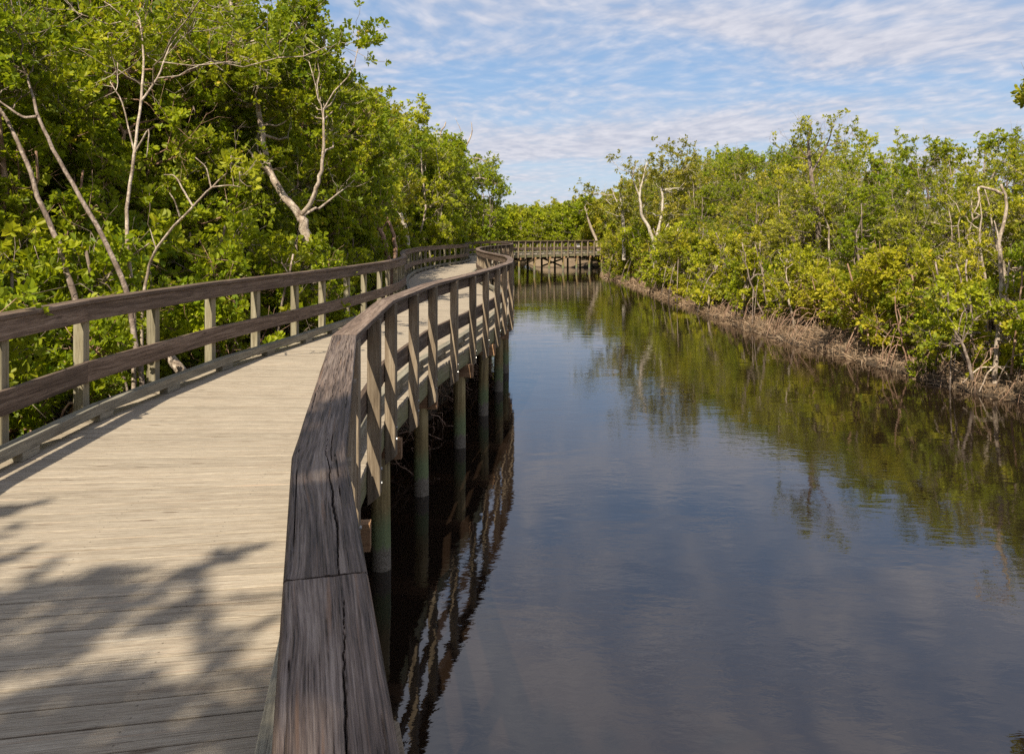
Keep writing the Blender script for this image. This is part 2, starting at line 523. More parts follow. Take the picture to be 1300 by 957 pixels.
# ------------------------------------------------------------------ terrain and water
def chan():
    left = [(-0.2, -60), (0.0, -6), (-0.9, 0), (-1.5, 3), (-1.9, 6), (-2.0, 9), (-1.7, 12), (-1.2, 15), (-0.9, 19), (-1.2, 23), (-2.0, 28),
            (-2.4, 33), (-1.9, 39), (-1.0, 44), (-0.9, 48), (-1.2, 54), (-1.4, 60), (-0.9, 66), (-0.2, 72), (0.2, 80)]
    end = [(1.0, 84), (1.6, 78), (2.2, 73.5), (4.5, 72.5), (7.5, 73), (9.5, 73.5)]
    right = [(9.0, 68), (7.2, 62), (6.6, 56), (7.0, 50), (7.3, 45.6), (7.4, 35.2), (7.6, 26.3), (8.0, 21.7), (8.5, 18.8), (8.7, 16.5),
             (9.0, 15.3), (9.5, 14.5), (10.6, 12.5), (12.5, 9), (14.5, 4), (16, -4), (17, -60)]
    return np.array(left + end + right, float)


CH = chan()


def signed(x, y):
    """distance to the water's edge, positive on land"""
    p = np.stack([np.ravel(x), np.ravel(y)], 1).astype(float)
    a = CH; b = np.roll(CH, -1, 0)
    best = np.full(len(p), 1e9)
    inside = np.zeros(len(p), bool)
    for (x0, y0), (x1, y1) in zip(a, b):
        d = np.array((x1 - x0, y1 - y0)); L = d @ d
        t = np.clip(((p - (x0, y0)) @ d) / L, 0, 1)
        q = p - ((x0, y0) + t[:, None] * d)
        best = np.minimum(best, np.hypot(q[:, 0], q[:, 1]))
        if y0 != y1:
            c = ((y0 > p[:, 1]) != (y1 > p[:, 1])) & (p[:, 0] < (x1 - x0) * (p[:, 1] - y0) / (y1 - y0) + x0)
            inside ^= c
    return np.where(inside, -best, best).reshape(np.shape(x))


def wob(x, y):
    return (np.sin(x * 1.7 + y * 0.9) * np.sin(y * 1.3 - x * 0.6) * 0.5 + np.sin(x * 4.1 + 1) * np.sin(y * 3.7) * 0.25 + np.sin(x * 9.3 + y * 2) * np.sin(y * 8.1) * 0.12)


def ground_z(x, y):
    x = np.asarray(x, float); y = np.asarray(y, float)
    s = signed(x, y) + wob(x * .8, y * .8) * 0.28
    land = 0.42 * (1 - np.exp(-np.maximum(s, 0) / 0.8)) + wob(x, y) * 0.07 * np.clip(s, 0, 1)
    # the pale bank beyond the bridge stands a little higher
    hill = np.exp(-((x - 4.0) / 5.0) ** 2 - ((y - 77.5) / 3.6) ** 2) * 0.35 * np.clip(s / 1.5, 0, 1)
    return np.where(s > 0, land + hill, np.maximum(-1.3, 0.55 * s))


def axis(lo, hi, st, far):
    core = list(np.arange(lo, hi + 1e-6, st))
    a, b = [], []
    d, v = st * 1.5, lo
    while v > -far:
        v -= d; d *= 1.35; a.append(v)
    d, v = st * 1.5, hi
    while v < far:
        v += d; d *= 1.35; b.append(v)
    return np.array(a[::-1] + core + b)


ax = axis(-14, 22, 0.24, 900)
ay = axis(-4, 92, 0.32, 900)
gx, gy = np.meshgrid(ax, ay)
gz = ground_z(gx, gy)
nx, ny = len(ax), len(ay)
i = np.arange(ny - 1)[:, None] * nx
j = np.arange(nx - 1)[None, :]
q = np.stack([i + j, i + j + 1, i + nx + j + 1, i + nx + j], -1).reshape(-1, 4)
cxm = (gx[:-1, :-1] + gx[1:, 1:]).ravel() / 2
cym = (gy[:-1, :-1] + gy[1:, 1:]).ravel() / 2
sandy = np.exp(-((cxm - 3.0) / 3.2) ** 2 - ((cym - 77) / 4.5) ** 2) * 1.6
me = mesh_np('ground', np.stack([gx, gy, gz], -1), q.ravel(), np.full(len(q), 4), M_GROUND, {'sandy': np.clip(sandy, 0, 1)}, smooth=True)
tag(link('ground', me), kind='structure')
wm = mesh_np('water', [(-60, -70, 0), (60, -70, 0), (60, 110, 0), (-60, 110, 0)], [0, 1, 2, 3], [4], M_WATER)
tag(link('water', wm), kind='structure')

# ------------------------------------------------------------------ boardwalk
rng = random.Random(11)
D = 1.444
bw = empty('boardwalk', (0.0, 0.0, 0.0), 'curving wooden boardwalk on piles with railings, running along the canal edge and across it', 'boardwalk')
RP = offset(0.0)
LP_ = offset(WIDE)


def line(e, right=True):
    return offset(-e) if right else offset(WIDE + e)


def p3(xy, z):
    return np.array((xy[0], xy[1], z))


# deck of separate planks
dk = Wood()
ro, lo_ = line(-0.016), line(-0.016, False)
for sgi in range(len(R) - 1):
    mid_len = np.linalg.norm((R[sgi + 1] - R[sgi]) + (LP_[sgi + 1] - LP_[sgi])) / 2
    n = max(2, round(mid_len / 0.144))
    gap = 0.0085 / (mid_len / n)
    for k in range(n):
        t0, t1 = (k + gap / 2) / n, (k + 1 - gap / 2) / n
        dl = rng.uniform(-.004, .004) / mid_len
        c = []
        for t in (t0 + dl, t1 + dl):
            a = ro[sgi] * (1 - t) + ro[sgi + 1] * t
            b = lo_[sgi] * (1 - t) + lo_[sgi + 1] * t
            ex = (b - a) / np.linalg.norm(b - a)
            c.append((a - ex * rng.uniform(0, .012), b + ex * rng.uniform(0, .012)))
        zt = D + rng.uniform(-.001, .001)
        (a0, b0), (a1, b1) = c
        ln = float(np.linalg.norm(b0 - a0))
        wd = 0.14
        e = 0.003
        f = (a1 - a0) / np.linalg.norm(a1 - a0) * e
        zb = zt - 0.036
        V = [p3(b0, zt - e), p3(b0 + f, zt), p3(b1 - f, zt), p3(b1, zt - e), p3(b1, zb), p3(b0, zb),
             p3(a0, zt - e), p3(a0 + f, zt), p3(a1 - f, zt), p3(a1, zt - e), p3(a1, zb), p3(a0, zb)]
        F, U = [], []
        vv = [0, .004, .136, .14, .18, .22, .36]
        for q_ in range(6):
            q2 = (q_ + 1) % 6
            F.append((q_, 6 + q_, 6 + q2, q2))
            va, vb_ = vv[q_], vv[q_ + 1]
            U.append(((0, va), (ln, va), (ln, vb_), (0, vb_)))
        F.append((0, 1, 2, 3, 4, 5)); U.append([(0.1, .0), (0.1, .01), (0.1, .13), (0.1, .14), (0.14, .14), (0.14, 0)])
        F.append((11, 10, 9, 8, 7, 6)); U.append([(0.1, .0), (0.1, .01), (0.1, .13), (0.1, .14), (0.14, .14), (0.14, 0)])
        dk.add(V, F, U, rng.random() * 40)
link('deck', dk.mesh('deck', M_DECK), bw)


def boards(e, right, zc, wd, ht, mat, name, parent, every=2, gap=0.004, t0=0.0, jz=0.002, extra_joints=(), twist=True):
    """boards following a rail line, butted every few nodes"""
    poly = line(e, right)
    wb = Wood()
    n = len(poly)
    cuts = [t0] + [c for c in range(int(math.ceil(t0 + .01)), n - 1) if c % every == 1] + [n - 1]
    cuts = sorted(set(cuts) | set(extra_joints))
    for a, b in zip(cuts[:-1], cuts[1:]):
        ts = [a] + [k for k in range(n) if a + 1e-6 < k < b - 1e-6] + [b]
        pts = []
        dz = rng.uniform(-jz, jz)
        for t in ts:
            p_, d_ = resample(poly, t)
            if t == a: p_ = p_ + d_ * gap / 2
            if t == b: p_ = resample(poly, max(t - 1e-6, 0))[0] - resample(poly, max(t - 1e-6, 0))[1] * gap / 2
            pts.append(p3(p_, zc + dz))
        wb.sweep(pts, wd, ht, rng.random() * 40)
    return link(name, wb.mesh(name, mat), parent)


def near_cap(parent):
    """the weathered near length of the cap rail, with its real splits, ridges and worn edges"""
    poly = line(0.0)
    nc = 84
    wd, th = 0.142, 0.038
    segs = [(1.2, 2.675), (2.675, 4.0)]
    Vs, Fs, Cs, UVs, SPL, PID = [], [], [], [], [], []
    n0 = 0
    for si, (ta, tb) in enumerate(segs):
        pid = 3.3 + si * 9.1
        pts, us = [], []
        t = ta
        u = 0
        prev = None
        st = 0.0032
        while t <= tb + 1e-9:
            p_, d_ = resample(poly, t)
            if prev is not None: u += np.linalg.norm(p_ - prev)
            prev = p_
            # direction eased over the bend, as mitred boards
            pts.append((p_, t)); us.append(u)
            t += st if (t > 2.2 and t < 3.3) else st * 2
        sec = []
        for c in range(nc + 1):
            x = -wd / 2 + wd * c / nc
            sec.append(x)
        rings = []
        for k, (p_, t) in enumerate(pts):
            i0 = int(round(t))
            _, da = resample(poly, max(0, t - 0.0001))
            d_ = da
            nrm = np.array((d_[1], -d_[0]))
            # shear points near a node onto the mitre plane
            pa, db = resample(poly, min(t + 0.0001, len(poly) - 1.001))
            u = us[k]
            cr1 = 0.012 + 0.012 * math.sin(u * 2.1 + si) + 0.006 * mnoise.noise((u * 7, 1.3 + si, 0)) + 0.0022 * mnoise.noise((u * 45, 2.3, si))
            row = []
            spl = []
            for x in sec:
                nz = 0.0012 * mnoise.noise((u * 3.0, x * 95 + 3 * math.sin(u * .6), pid)) + 0.0006 * mnoise.noise((u * 8, x * 260, pid)) + 0.0018 * mnoise.noise((u * 2, x * 16, pid + 4))
                ed = wd / 2 - abs(x)
                er = 0.008 + 0.003 * mnoise.noise((u * 5, math.copysign(3, x), pid))
                zr = 0
                if ed < er: zr = -(er - math.sqrt(max(0, er * er - (er - ed) ** 2)))
                s = 0.0
                amp = max(0.0, mnoise.noise((u * 1.3, 9.0 + si * 3, 0)) * 1.6 + (0.75 if si == 0 else 0.35))
                wdt_ = 0.0026 * min(1.2, amp)
                dd = abs(x - cr1)
                if wdt_ > 0.0003 and dd < wdt_: s = 1 - dd / wdt_
                for cj, (off_, fr) in enumerate(((-0.036, 0.8), (0.041, 1.1), (-0.016, 1.7), (0.055, 2.2), (-0.056, 1.4), (0.028, 2.7))):
                    xx = off_ + 0.004 * mnoise.noise((u * 5, cj * 7.7, si))
                    a2 = max(0.0, mnoise.noise((u * fr, cj * 5.1 + 2, si * 2.0)) * 2.2 - 0.25)
                    w2 = 0.0017 * min(1.0, a2)
                    if w2 > 0.0003 and abs(x - xx) < w2: s = max(s, (1 - abs(x - xx) / w2) * 0.8)
                row.append((x, th / 2 + nz + zr - 0.009 * s))
                spl.append(min(1.0, s * 1.6))
            row = row + [(wd / 2, -th / 2), (-wd / 2, -th / 2)]
            SPL.append(spl + [0, 0])
            rings.append([p3(p_ + nrm * x, 0) + np.array((0, 0, D + 1.051 + z)) for x, z in row])
        # ease cross direction across the kinks
        rings = np.array(rings)
        cx = rings.mean(axis=1, keepdims=True)
        m = rings.shape[1]
        nn_ = len(pts)
        Vs.append(rings.reshape(-1, 3))
        for k in range(nn_ - 1):
            for c in range(m):
                c2 = (c + 1) % m
                a, b = n0 + k * m, n0 + (k + 1) * m
                Fs.extend((a + c, b + c, b + c2, a + c2)); Cs.append(4)
                x0 = sec[c] if c <= nc else (0.10 if c == nc + 1 else 0.24)
                x1 = x0 + wd / nc if c < nc else x0 + 0.03
                UVs.extend(((us[k], x0), (us[k + 1], x0), (us[k + 1], x1), (us[k], x1)))
                PID.append(pid)
        for k in (0, nn_ - 1):
            f = [n0 + k * m + c for c in range(m)]
            if k: f = f[::-1]
            Fs.extend(f); Cs.append(m)
            UVs.extend([(0.0, 0.002 * c) for c in range(m)]); PID.append(pid)
        n0 += nn_ * m
    me = mesh_np('cap', np.concatenate(Vs), Fs, Cs, M_CAP, {'pid': PID}, UVs)
    at = me.attributes.new('split', 'FLOAT', 'POINT')
    at.data.foreach_set('value', np.concatenate([np.array(s) for s in SPL]).astype(np.float32))
    return me


def post_mesh(name, mat, low, top=1.03, bevel=True, jitter=0.0):
    wb = Wood()
    h = 0.0475
    z0, z1 = D - low, D + top
    V = []
    e = 0.005
    ring = [(-h + e, -h), (h - e, -h), (h, -h + e), (h, h - e), (h - e, h), (-h + e, h), (-h, h - e), (-h, -h + e)]
    # y = outward; the lower end is cut at a slant, longest on the deck side
    for z in (0, 1):
        for x, y in ring:
            zz_ = z1 if z else z0 + (0.075 * (y + h) / (2 * h) if bevel else 0)
            V.append((x, y, zz_))
    F, U = [], []
    per = 0
    for j in range(8):
        j2 = (j + 1) % 8
        l = math.hypot(ring[j2][0] - ring[j][0], ring[j2][1] - ring[j][1])
        F.append((j, j2, 8 + j2, 8 + j))
        U.append(((0, per), (0, per + l), (z1 - z0, per + l), (z1 - z0, per)))
        per += l
    F.append(tuple(range(8))[::-1]); U.append([(0.01, .02 * j) for j in range(8)])
    F.append(tuple(range(8, 16))); U.append([(0.01, .02 * j) for j in range(8)])
    wb.add(V, F, U, rng.random() * 40)
    nwood = len(wb.c)
    # two bolt heads on the outer face and one on the side
    for bx, bz in ((0.0, D - 0.07), (0.012, D - 0.17)):
        seg = 6
        ring0 = [(bx + 0.011 * math.cos(a * math.pi / 3), h - 0.001, bz + 0.011 * math.sin(a * math.pi / 3)) for a in range(seg)]
        ring1 = [(x, h + 0.011, z) for x, _, z in ring0]
        wb.add(ring0 + ring1, [(a, (a + 1) % seg, seg + (a + 1) % seg, seg + a) for a in range(seg)] + [tuple(range(seg, 2 * seg))],
               [[(0, 0)] * 4] * seg + [[(0, 0)] * seg], 0.0)
    me = wb.mesh(name, [mat, M_BOLT])
    idx = np.zeros(len(me.polygons), np.int32)
    idx[nwood:] = 1
    me.polygons.foreach_set('material_index', idx)
    return me


right_posts = [post_mesh('post', M_POST, rng.choice((0.36, 0.40, 0.33))) for _ in range(9)]
left_posts = [post_mesh('post', M_POSTG, 0.30) for _ in range(6)]

piles_t, post_ts = [], []
for right in (True, False):
    label = 'railing on the water side of the boardwalk, with a dark weathered cap' if right else 'railing on the mangrove side of the boardwalk'
    rl = empty('railing', (0, 0, 0), None, None)
    rl.parent = bw
    rl['label'] = label
    if right:
        tag(link('cap', near_cap(rl), rl), 'dark weathered near length of the cap rail, split along its middle')
        boards(0.0, right, D + 1.051, 0.142, 0.038, M_RAIL, 'cap', rl, t0=4.0)
        # a cap behind the photographer
        wb = Wood()
        wb.sweep([p3(resample(line(0.0), t)[0], D + 1.051) for t in (0.0, 1.0, 1.195)], 0.142, 0.038, 5.5)
        link('cap', wb.mesh('cap', M_RAIL), rl)
    else:
        boards(0.0, right, D + 1.051, 0.142, 0.038, M_RAIL, 'cap', rl, every=2)
    boards(-0.035, right, D + 0.954, 0.038, 0.152, M_RAIL, 'side_board', rl)
    boards(-0.035, right, D + 0.425, 0.038, 0.184, M_RAIL, 'middle_rail', rl)
    boards(-0.150, right, D + 0.112, 0.090, 0.090, M_KICK, 'curb_rail', rl, extra_joints=(3.2,))
    pl = line(0.035, right)
    kl = line(-0.150, right)
    cb = Wood()
    count = 0
    for s in range(len(R) - 1):
        seglen = np.linalg.norm(R[s + 1] - R[s])
        n = 3 if s >= 26 else max(2, round(seglen / 1.17))
        for k in range(n):
            t = s + k / n + (0.02 if k == 0 else 0)
            if right and s < 2: t = s + k / n
            if not right and s == 4 and k == 1: t += 0.07
            p_, d_ = resample(pl, t)
            ang = math.atan2(d_[1], d_[0])
            me = rng.choice(right_posts if right else left_posts)
            o = link('post', me, rl, (p_[0], p_[1], rng.uniform(-.0015, .0015)))
            # local +y must point outward
            o.rotation_euler = (0, 0, ang - math.pi if right else ang)
            count += 1
            b_, bd = resample(kl, t)
            # curb blocks
            if True:
                a_ = p3(b_ - bd * rng.uniform(.10, .14), D + 0.034)
                c_ = p3(b_ + bd * rng.uniform(.10, .14), D + 0.034)
                cb = Wood(); cb.sweep([a_, c_], 0.088, 0.064, rng.random() * 40)
                link('curb_block', cb.mesh('curb_block', M_KICK), rl)

# rim joists and inner joists
fj = Wood()
for e_, right in ((-0.036, True), (-0.036, False)):
    poly = line(e_, right)
    for s in range(len(R) - 1):
        fj.sweep([p3(poly[s], D - 0.14), p3(poly[s + 1], D - 0.14)], 0.038, 0.200, rng.random() * 40)
for off_ in (0.68, 1.35, 2.02):
    poly = offset(off_)
    for s in range(len(R) - 1):
        fj.sweep([p3(poly[s], D - 0.135), p3(poly[s + 1], D - 0.135)], 0.04, 0.19, rng.random() * 40)
link('joist', fj.mesh('joist', M_JOIST), bw)


def pile_mesh(seed):
    r_ = random.Random(seed)
    z = np.linspace(-1.6, 1.03, 9)
    lean = r_.uniform(-.012, .012), r_.uniform(-.012, .012)
    pts = [(lean[0] * (1.03 - a), lean[1] * (1.03 - a), a) for a in z]
    return tubes_mesh('pile', [(pts, [0.088 + 0.006 * (1 - (a + 1.6) / 2.6) + r_.uniform(-.002, .002) for a in z], 16)], M_PILE)


pms = [pile_mesh(k) for k in range(5)]
ri, li = offset(0.12), offset(WIDE - 0.12)
acc, nextp = 0.0, 0.55
s_tot = 0.0
bents = []
cum = np.concatenate([[0], np.cumsum(np.linalg.norm(np.diff(R, axis=0), axis=1))])
s_ = 0.35
# match the piles seen beside the near posts
first = cum[5] + 0.30
stations = sorted([first - 2.12 * k for k in range(1, 6)] + [first + 2.08 * k for k in range(0, 25)])
bt = [s for s in stations if 0.2 < s < cum[26] - 0.3] + list(np.arange(cum[26] + 0.3, cum[-1] - 0.1, 1.75))
for s in bt:
    i0 = int(np.searchsorted(cum, s) - 1)
    t = i0 + (s - cum[i0]) / (cum[i0 + 1] - cum[i0])
    a, _ = resample(ri, t)
    b, _ = resample(li, t)
    for q_ in (a, b):
        o = link('pile', rng.choice(pms), bw, (q_[0], q_[1], 0))
        o.rotation_euler = (0, 0, rng.uniform(0, 6.28))
    ex = (b - a) / np.linalg.norm(b - a)
    w_ = Wood()
    along = np.array((-ex[1], ex[0]))
    for sgn in (-1, 1):
        w_.sweep([p3(a - ex * 0.20 + along * sgn * .024, D - 0.33), p3(b + ex * .2 + along * sgn * .024, D - 0.33)], 0.042, 0.185, rng.random() * 40)
    link('pile_cap_beam', w_.mesh('pile_cap_beam', M_BEAM), bw)
    if i0 == 28 and not any(c.name.startswith('cross_brace') for c in bw.children):
        x_ = Wood()
        x_.sweep([p3(a - along * .10, 0.30), p3(b - along * .10, 1.0)], 0.038, 0.14, 3)
        x_.sweep([p3(a + along * .10, 1.0), p3(b + along * .10, 0.30)], 0.038, 0.14, 8)
        link('cross_brace', x_.mesh('cross_brace', M_JOIST), bw)

# small white notice fixed inside the bridge railing
sg_p, sg_d = resample(line(-0.06), 28.9)
m, t = new_mat('painted_white_board')
nz = t.noise(t.n('ShaderNodeTexCoord').outputs['Object'], 14, 3)
finish(t, t.n('ShaderNodeBsdfPrincipled', {'Base Color': t.mix(nz, (0.74, 0.66, 0.64), (0.82, 0.78, 0.76)), 'Roughness': 0.5}).outputs[0])
sb = Wood()
dd = p3(sg_d, 0)
c0 = p3(sg_p + np.array((-sg_d[1], sg_d[0])) * 0.03, D + 0.70)
sb.sweep([c0 - dd * 0.19, c0 + dd * 0.19], 0.02, 0.50, 0.0)
me = sb.mesh('notice_board', m)
o = link('notice_board', me)
tag(o, 'small plain white board fixed inside the far bridge railing', 'sign')

# ------------------------------------------------------------------ vegetation
def leaves(tips, axes, r, n_per, size, tone_base, spread=1.0):
    """rosettes of folded leaves at tips (N,3) around axes (N,3) -> arrays"""
    N = len(tips)
    k = n_per
    ax_ = axes / (np.linalg.norm(axes, axis=1)[:, None] + 1e-9)
    ref = np.tile(np.array((0.31, 0.17, 0.93)), (N, 1))
    u = np.cross(ax_, ref); u /= np.linalg.norm(u, axis=1)[:, None] + 1e-9
    v = np.cross(ax_, u)
    th = (np.arange(k)[None, :] * 2.4 + r.uniform(0, 6.28, (N, 1)) + r.normal(0, .3, (N, k)))
    rad = u[:, None] * np.cos(th)[..., None] + v[:, None] * np.sin(th)[..., None]
    el = r.uniform(0.15, 1.0, (N, k, 1))
    d = rad * spread + ax_[:, None] * el + np.array((0, 0, 0.12))
    d /= np.linalg.norm(d, axis=2)[..., None]
    L = size * r.uniform(0.7, 1.2, (N, k, 1))
    p0 = tips[:, None] + d * 0.012 + r.normal(0, .012, (N, k, 3)) - ax_[:, None] * r.uniform(0, 0.05, (N, k, 1))
    side = np.cross(d, rad * 0.2 + ax_[:, None] + r.normal(0, .25, (N, k, 3)))
    side /= np.linalg.norm(side, axis=2)[..., None] + 1e-9
    nrm = np.cross(side, d)
    Wd = L * r.uniform(0.24, 0.33, (N, k, 1))
    fold = nrm * Wd * 0.35
    droop = -nrm * L * r.uniform(-.05, .14, (N, k, 1))
    vs = np.stack([p0, p0 + d * L * .38 + side * Wd + fold, p0 + d * L * .74 + side * Wd * .9 + fold + droop * .4, p0 + d * L + droop,
                   p0 + d * L * .74 - side * Wd * .9 + fold + droop * .4, p0 + d * L * .38 - side * Wd + fold], 2)
    M = N * k
    vs = vs.reshape(M, 6, 3)
    tn = np.repeat(tone_base[:, None], k, 1) + r.normal(0, .13, (N, k))
    tn = np.clip(tn, 0, 0.94)
    tn[r.random((N, k)) < 0.010] = 1.0
    return vs, tn.reshape(M)


def leaf_mesh(name, chunks, mat):
    vs = np.concatenate([c[0] for c in chunks]); tn = np.concatenate([c[1] for c in chunks])
    M = len(vs)
    b = (np.arange(M) * 6)[:, None]
    q = np.concatenate([b + np.array([[0, 1, 2, 3]]), b + np.array([[0, 3, 4, 5]])], 1).reshape(-1)
    return mesh_np(name, vs.reshape(-1, 3), q, np.full(2 * M, 4), mat, {'tone': np.repeat(tn, 2)})


def curve(p0, p1, r, n=7, sag=0.12, wobble=0.05):
    p0 = np.asarray(p0, float); p1 = np.asarray(p1, float)
    t = np.linspace(0, 1, n)[:, None]
    L = np.linalg.norm(p1 - p0)
    p = p0 * (1 - t) + p1 * t
    p += np.sin(t * math.pi) * r.normal(0, 1, 3) * L * sag * 0.5
    p += np.sin(t * math.pi) * np.array((0, 0, -1)) * L * sag * 0.6
    w_ = r.normal(0, 1, (n, 3)) * L * wobble * 0.35
    w_[0] = 0; w_[-1] = 0
    return p + w_


def build_tree(seed, H=7.0, spread=2.0, lo=1.6, stems=2, lobes=30, leaf=0.085, per=7, twigs=12, ros=5, trunk_r=0.07, paths=None,
               lobe_pts=None, bare=0.08, props=0, lobe_r=0.62, bark=None, mat=None, tone=0.45, shell=0.45, lean=0.5, stickout=0.0, base_skirt=False):
    r = np.random.default_rng(seed)
    tub = []
    stemp = []
    if paths is None:
        paths = []
        for s in range(stems):
            a = r.uniform(0, 6.28)
            sp = r.uniform(.2, lean) * spread
            top = np.array((math.cos(a) * sp, math.sin(a) * sp, H * r.uniform(.78, .93)))
            b0 = np.array((math.cos(a), math.sin(a), 0)) * 0.12 * (s > 0)
            b0[2] = -0.15
            paths.append((curve(b0, top, r, 10, -0.10, 0.035), trunk_r * r.uniform(.7, 1.1), 0.014))
    for pth in paths:
        pts, r0, r1 = pth
        pts = np.asarray(pts, float)
        # smooth resample
        if len(pts) < 10:
            tt = np.linspace(0, len(pts) - 1, 3 * len(pts))
            pts = np.stack([np.interp(tt, np.arange(len(pts)), pts[:, c]) for c in range(3)], 1)
            pk = pts.copy()
            pk[1:-1] = (pts[:-2] + pts[1:-1] * 2 + pts[2:]) / 4
            pts = pk + np.concatenate([np.zeros((1, 3)), r.normal(0, r0 * .16, (len(pk) - 2, 3)), np.zeros((1, 3))])
        rad = np.linspace(1, 0, len(pts)) ** 0.8 * (r0 - r1) + r1
        tub.append((pts, rad, 9))
        stemp.append((pts, rad))
    allp = np.concatenate([s[0] for s in stemp]); allr = np.concatenate([s[1] for s in stemp])
    if lobe_pts is None:
        lobe_pts = []
        for k in range(lobes):
            while True:
                v = r.normal(0, 1, 3); v /= np.linalg.norm(v)
                rr = r.uniform(shell, 1.0) ** 0.6
                c = np.array((0, 0, (lo + H) / 2)) + v * rr * np.array((spread, spread, (H - lo) / 2))
                if c[2] > lo - .2: break
            c[:2] += r.normal(0, .18, 2)
            c[2] += r.normal(0, .25) + (stickout * r.random() if c[2] > H * .7 else 0)
            lobe_pts.append(c)
    chunks = []
    for c in lobe_pts:
        c = np.asarray(c, float)
        dist = np.linalg.norm(allp - c, axis=1) + np.maximum(0, allp[:, 2] - c[2] + 0.3) * 2.5 + r.uniform(0, .5, len(allp))
        i_ = int(np.argmin(dist))
        st = allp[i_]
        r0 = min(allr[i_] * .75, 0.012 + 0.012 * np.linalg.norm(c - st))
        lp = curve(st, c, r, 7, 0.14, 0.07)
        tub.append((lp, np.linspace(r0, .007, 7), 5))
        out = c - np.array((0, 0, (lo + H) / 2)); out /= np.linalg.norm(out) + 1e-9
        nt = int(twigs * r.uniform(.6, 1.35))
        dirs = r.normal(0, 1, (nt, 3)); dirs /= np.linalg.norm(dirs, axis=1)[:, None]
        dirs = dirs + out * .35 + np.array((0, 0, .30))
        dirs /= np.linalg.norm(dirs, axis=1)[:, None]
        ln = lobe_r * r.uniform(.45, 1.1, nt)
        lt = tone + r.normal(0, .10)
        tips, axs, tns = [], [], []
        for k in range(nt):
            s0 = lp[r.integers(4, 7)]
            e = s0 + dirs[k] * ln[k] + np.array((0, 0, 0.05))
            tw = curve(s0, e, r, 4, .15, .1)
            tub.append((tw, np.linspace(.006, .003, 4), 3))
            if r.random() < bare:
                for q_ in range(3):
                    e2 = e + r.normal(0, .16, 3) + dirs[k] * .2
                    tub.append((np.stack([tw[-1 - q_ % 2], (tw[-1] + e2) / 2 + r.normal(0, .02, 3), e2]), [.004, .003, .002], 3))
                continue
            nr = max(2, int(ros * r.uniform(.7, 1.3)))
            f = r.uniform(.3, 1.0, nr); f[0] = 1.0
            pts = s0 + (e - s0) * f[:, None] + r.normal(0, .07, (nr, 3)) * np.where(f == 1.0, 0.1, 1.0)[:, None]
            tips.append(pts)
            axs.append(np.tile(dirs[k], (nr, 1)) * .8 + r.normal(0, .35, (nr, 3)) + np.array((0, 0, .45)))
            tns.append(np.full(nr, lt) + r.normal(0, .09, nr))
        if tips:
            chunks.append(leaves(np.concatenate(tips), np.concatenate(axs), r, per, leaf, np.concatenate(tns)))
    for k in range(props):
        a = r.uniform(0, 6.28); R1 = r.uniform(.35, 1.0); h = r.uniform(.35, 1.1)
        o = np.array((math.cos(a), math.sin(a), 0))
        src = stemp[k % len(stemp)][0]
        b = src[np.argmin(abs(src[:, 2] - h))]
        ts = np.linspace(0, 1, 7)[:, None]
        pr = b + o * R1 * ts ** .8 + np.array((0, 0, 1)) * ((-b[2] - .25) * ts ** 2.0 + .10 * np.sin(ts * math.pi))
        tub.append((pr, np.linspace(.016, .011, 7) * r.uniform(.8, 1.5), 5))
    tm = tubes_mesh('trunk', tub, bark or M_BARK)
    cm = leaf_mesh('crown', chunks, mat or M_LEAF) if chunks else None
    return tm, cm


def stand(name, meshes, loc, rz, sc, label, cat, group=None):
    e = empty(name, loc, label, cat, group, rz)
    e.scale = (sc, sc, sc) if not isinstance(sc, tuple) else sc
    link('trunk', meshes[0], e)
    if meshes[1] is not None:
        link('crown', meshes[1], e)
    return e


# shared kinds
NEAR = [build_tree(100 + k, H=7.2, spread=1.9, lo=0.9, stems=2 + k % 2, lobes=54, leaf=0.098, per=7, twigs=14, ros=6, bare=.10, props=5,
                   bark=(M_BARK, M_BARKR)[k % 2], mat=(M_LEAF, M_LEAF, M_LEAFY)[k % 3], tone=.48, stickout=.5) for k in range(5)]
MIDL = [build_tree(200 + k, H=7.2, spread=2.0, lo=0.8, stems=2 + k % 2, lobes=46, leaf=0.125, per=6, twigs=11, ros=5, bare=.12, props=3,
                   bark=(M_BARKP, M_BARK)[k % 2], mat=(M_LEAF, M_LEAF, M_LEAFY)[k % 3], tone=.5, stickout=.7) for k in range(3)]
MIDR = [build_tree(300 + k, H=6.4, spread=2.0, lo=0.9, stems=3, lobes=40, leaf=0.105, per=6, twigs=13, ros=5, bare=.30, props=3,
                   bark=(M_BARKP, M_BARK)[k % 2], mat=(M_LEAFY, M_LEAFO, M_LEAFY, M_LEAF)[k % 4], tone=.5, stickout=.5) for k in range(4)]
FAR = [build_tree(400 + k, H=6.0, spread=2.3, lo=0.2, stems=2, lobes=56, leaf=0.19, per=6, twigs=9, ros=5, bare=.04, lobe_r=.75,
                  bark=M_BARKP, mat=(M_LEAF, M_LEAFY, M_LEAF)[k % 3], tone=.62, stickout=.4) for k in range(3)]
BUSH = [build_tree(500 + k, H=(1.9, 2.3, 1.7, 2.1)[k], spread=1.05, lo=0.15, stems=4, lobes=17, leaf=0.085, per=7, twigs=11, ros=5, bare=.10,
                   props=9, trunk_r=.022, lean=.9, bark=(M_BARKR, M_BARK)[k % 2], mat=(M_LEAF, M_LEAF, M_LEAFY, M_LEAFY)[k], tone=.55, lobe_r=.42) for k in range(4)]

rg = np.random.default_rng(5)


def gz1(x, y):
    return float(ground_z(np.array([x]), np.array([y]))[0]) - 0.03


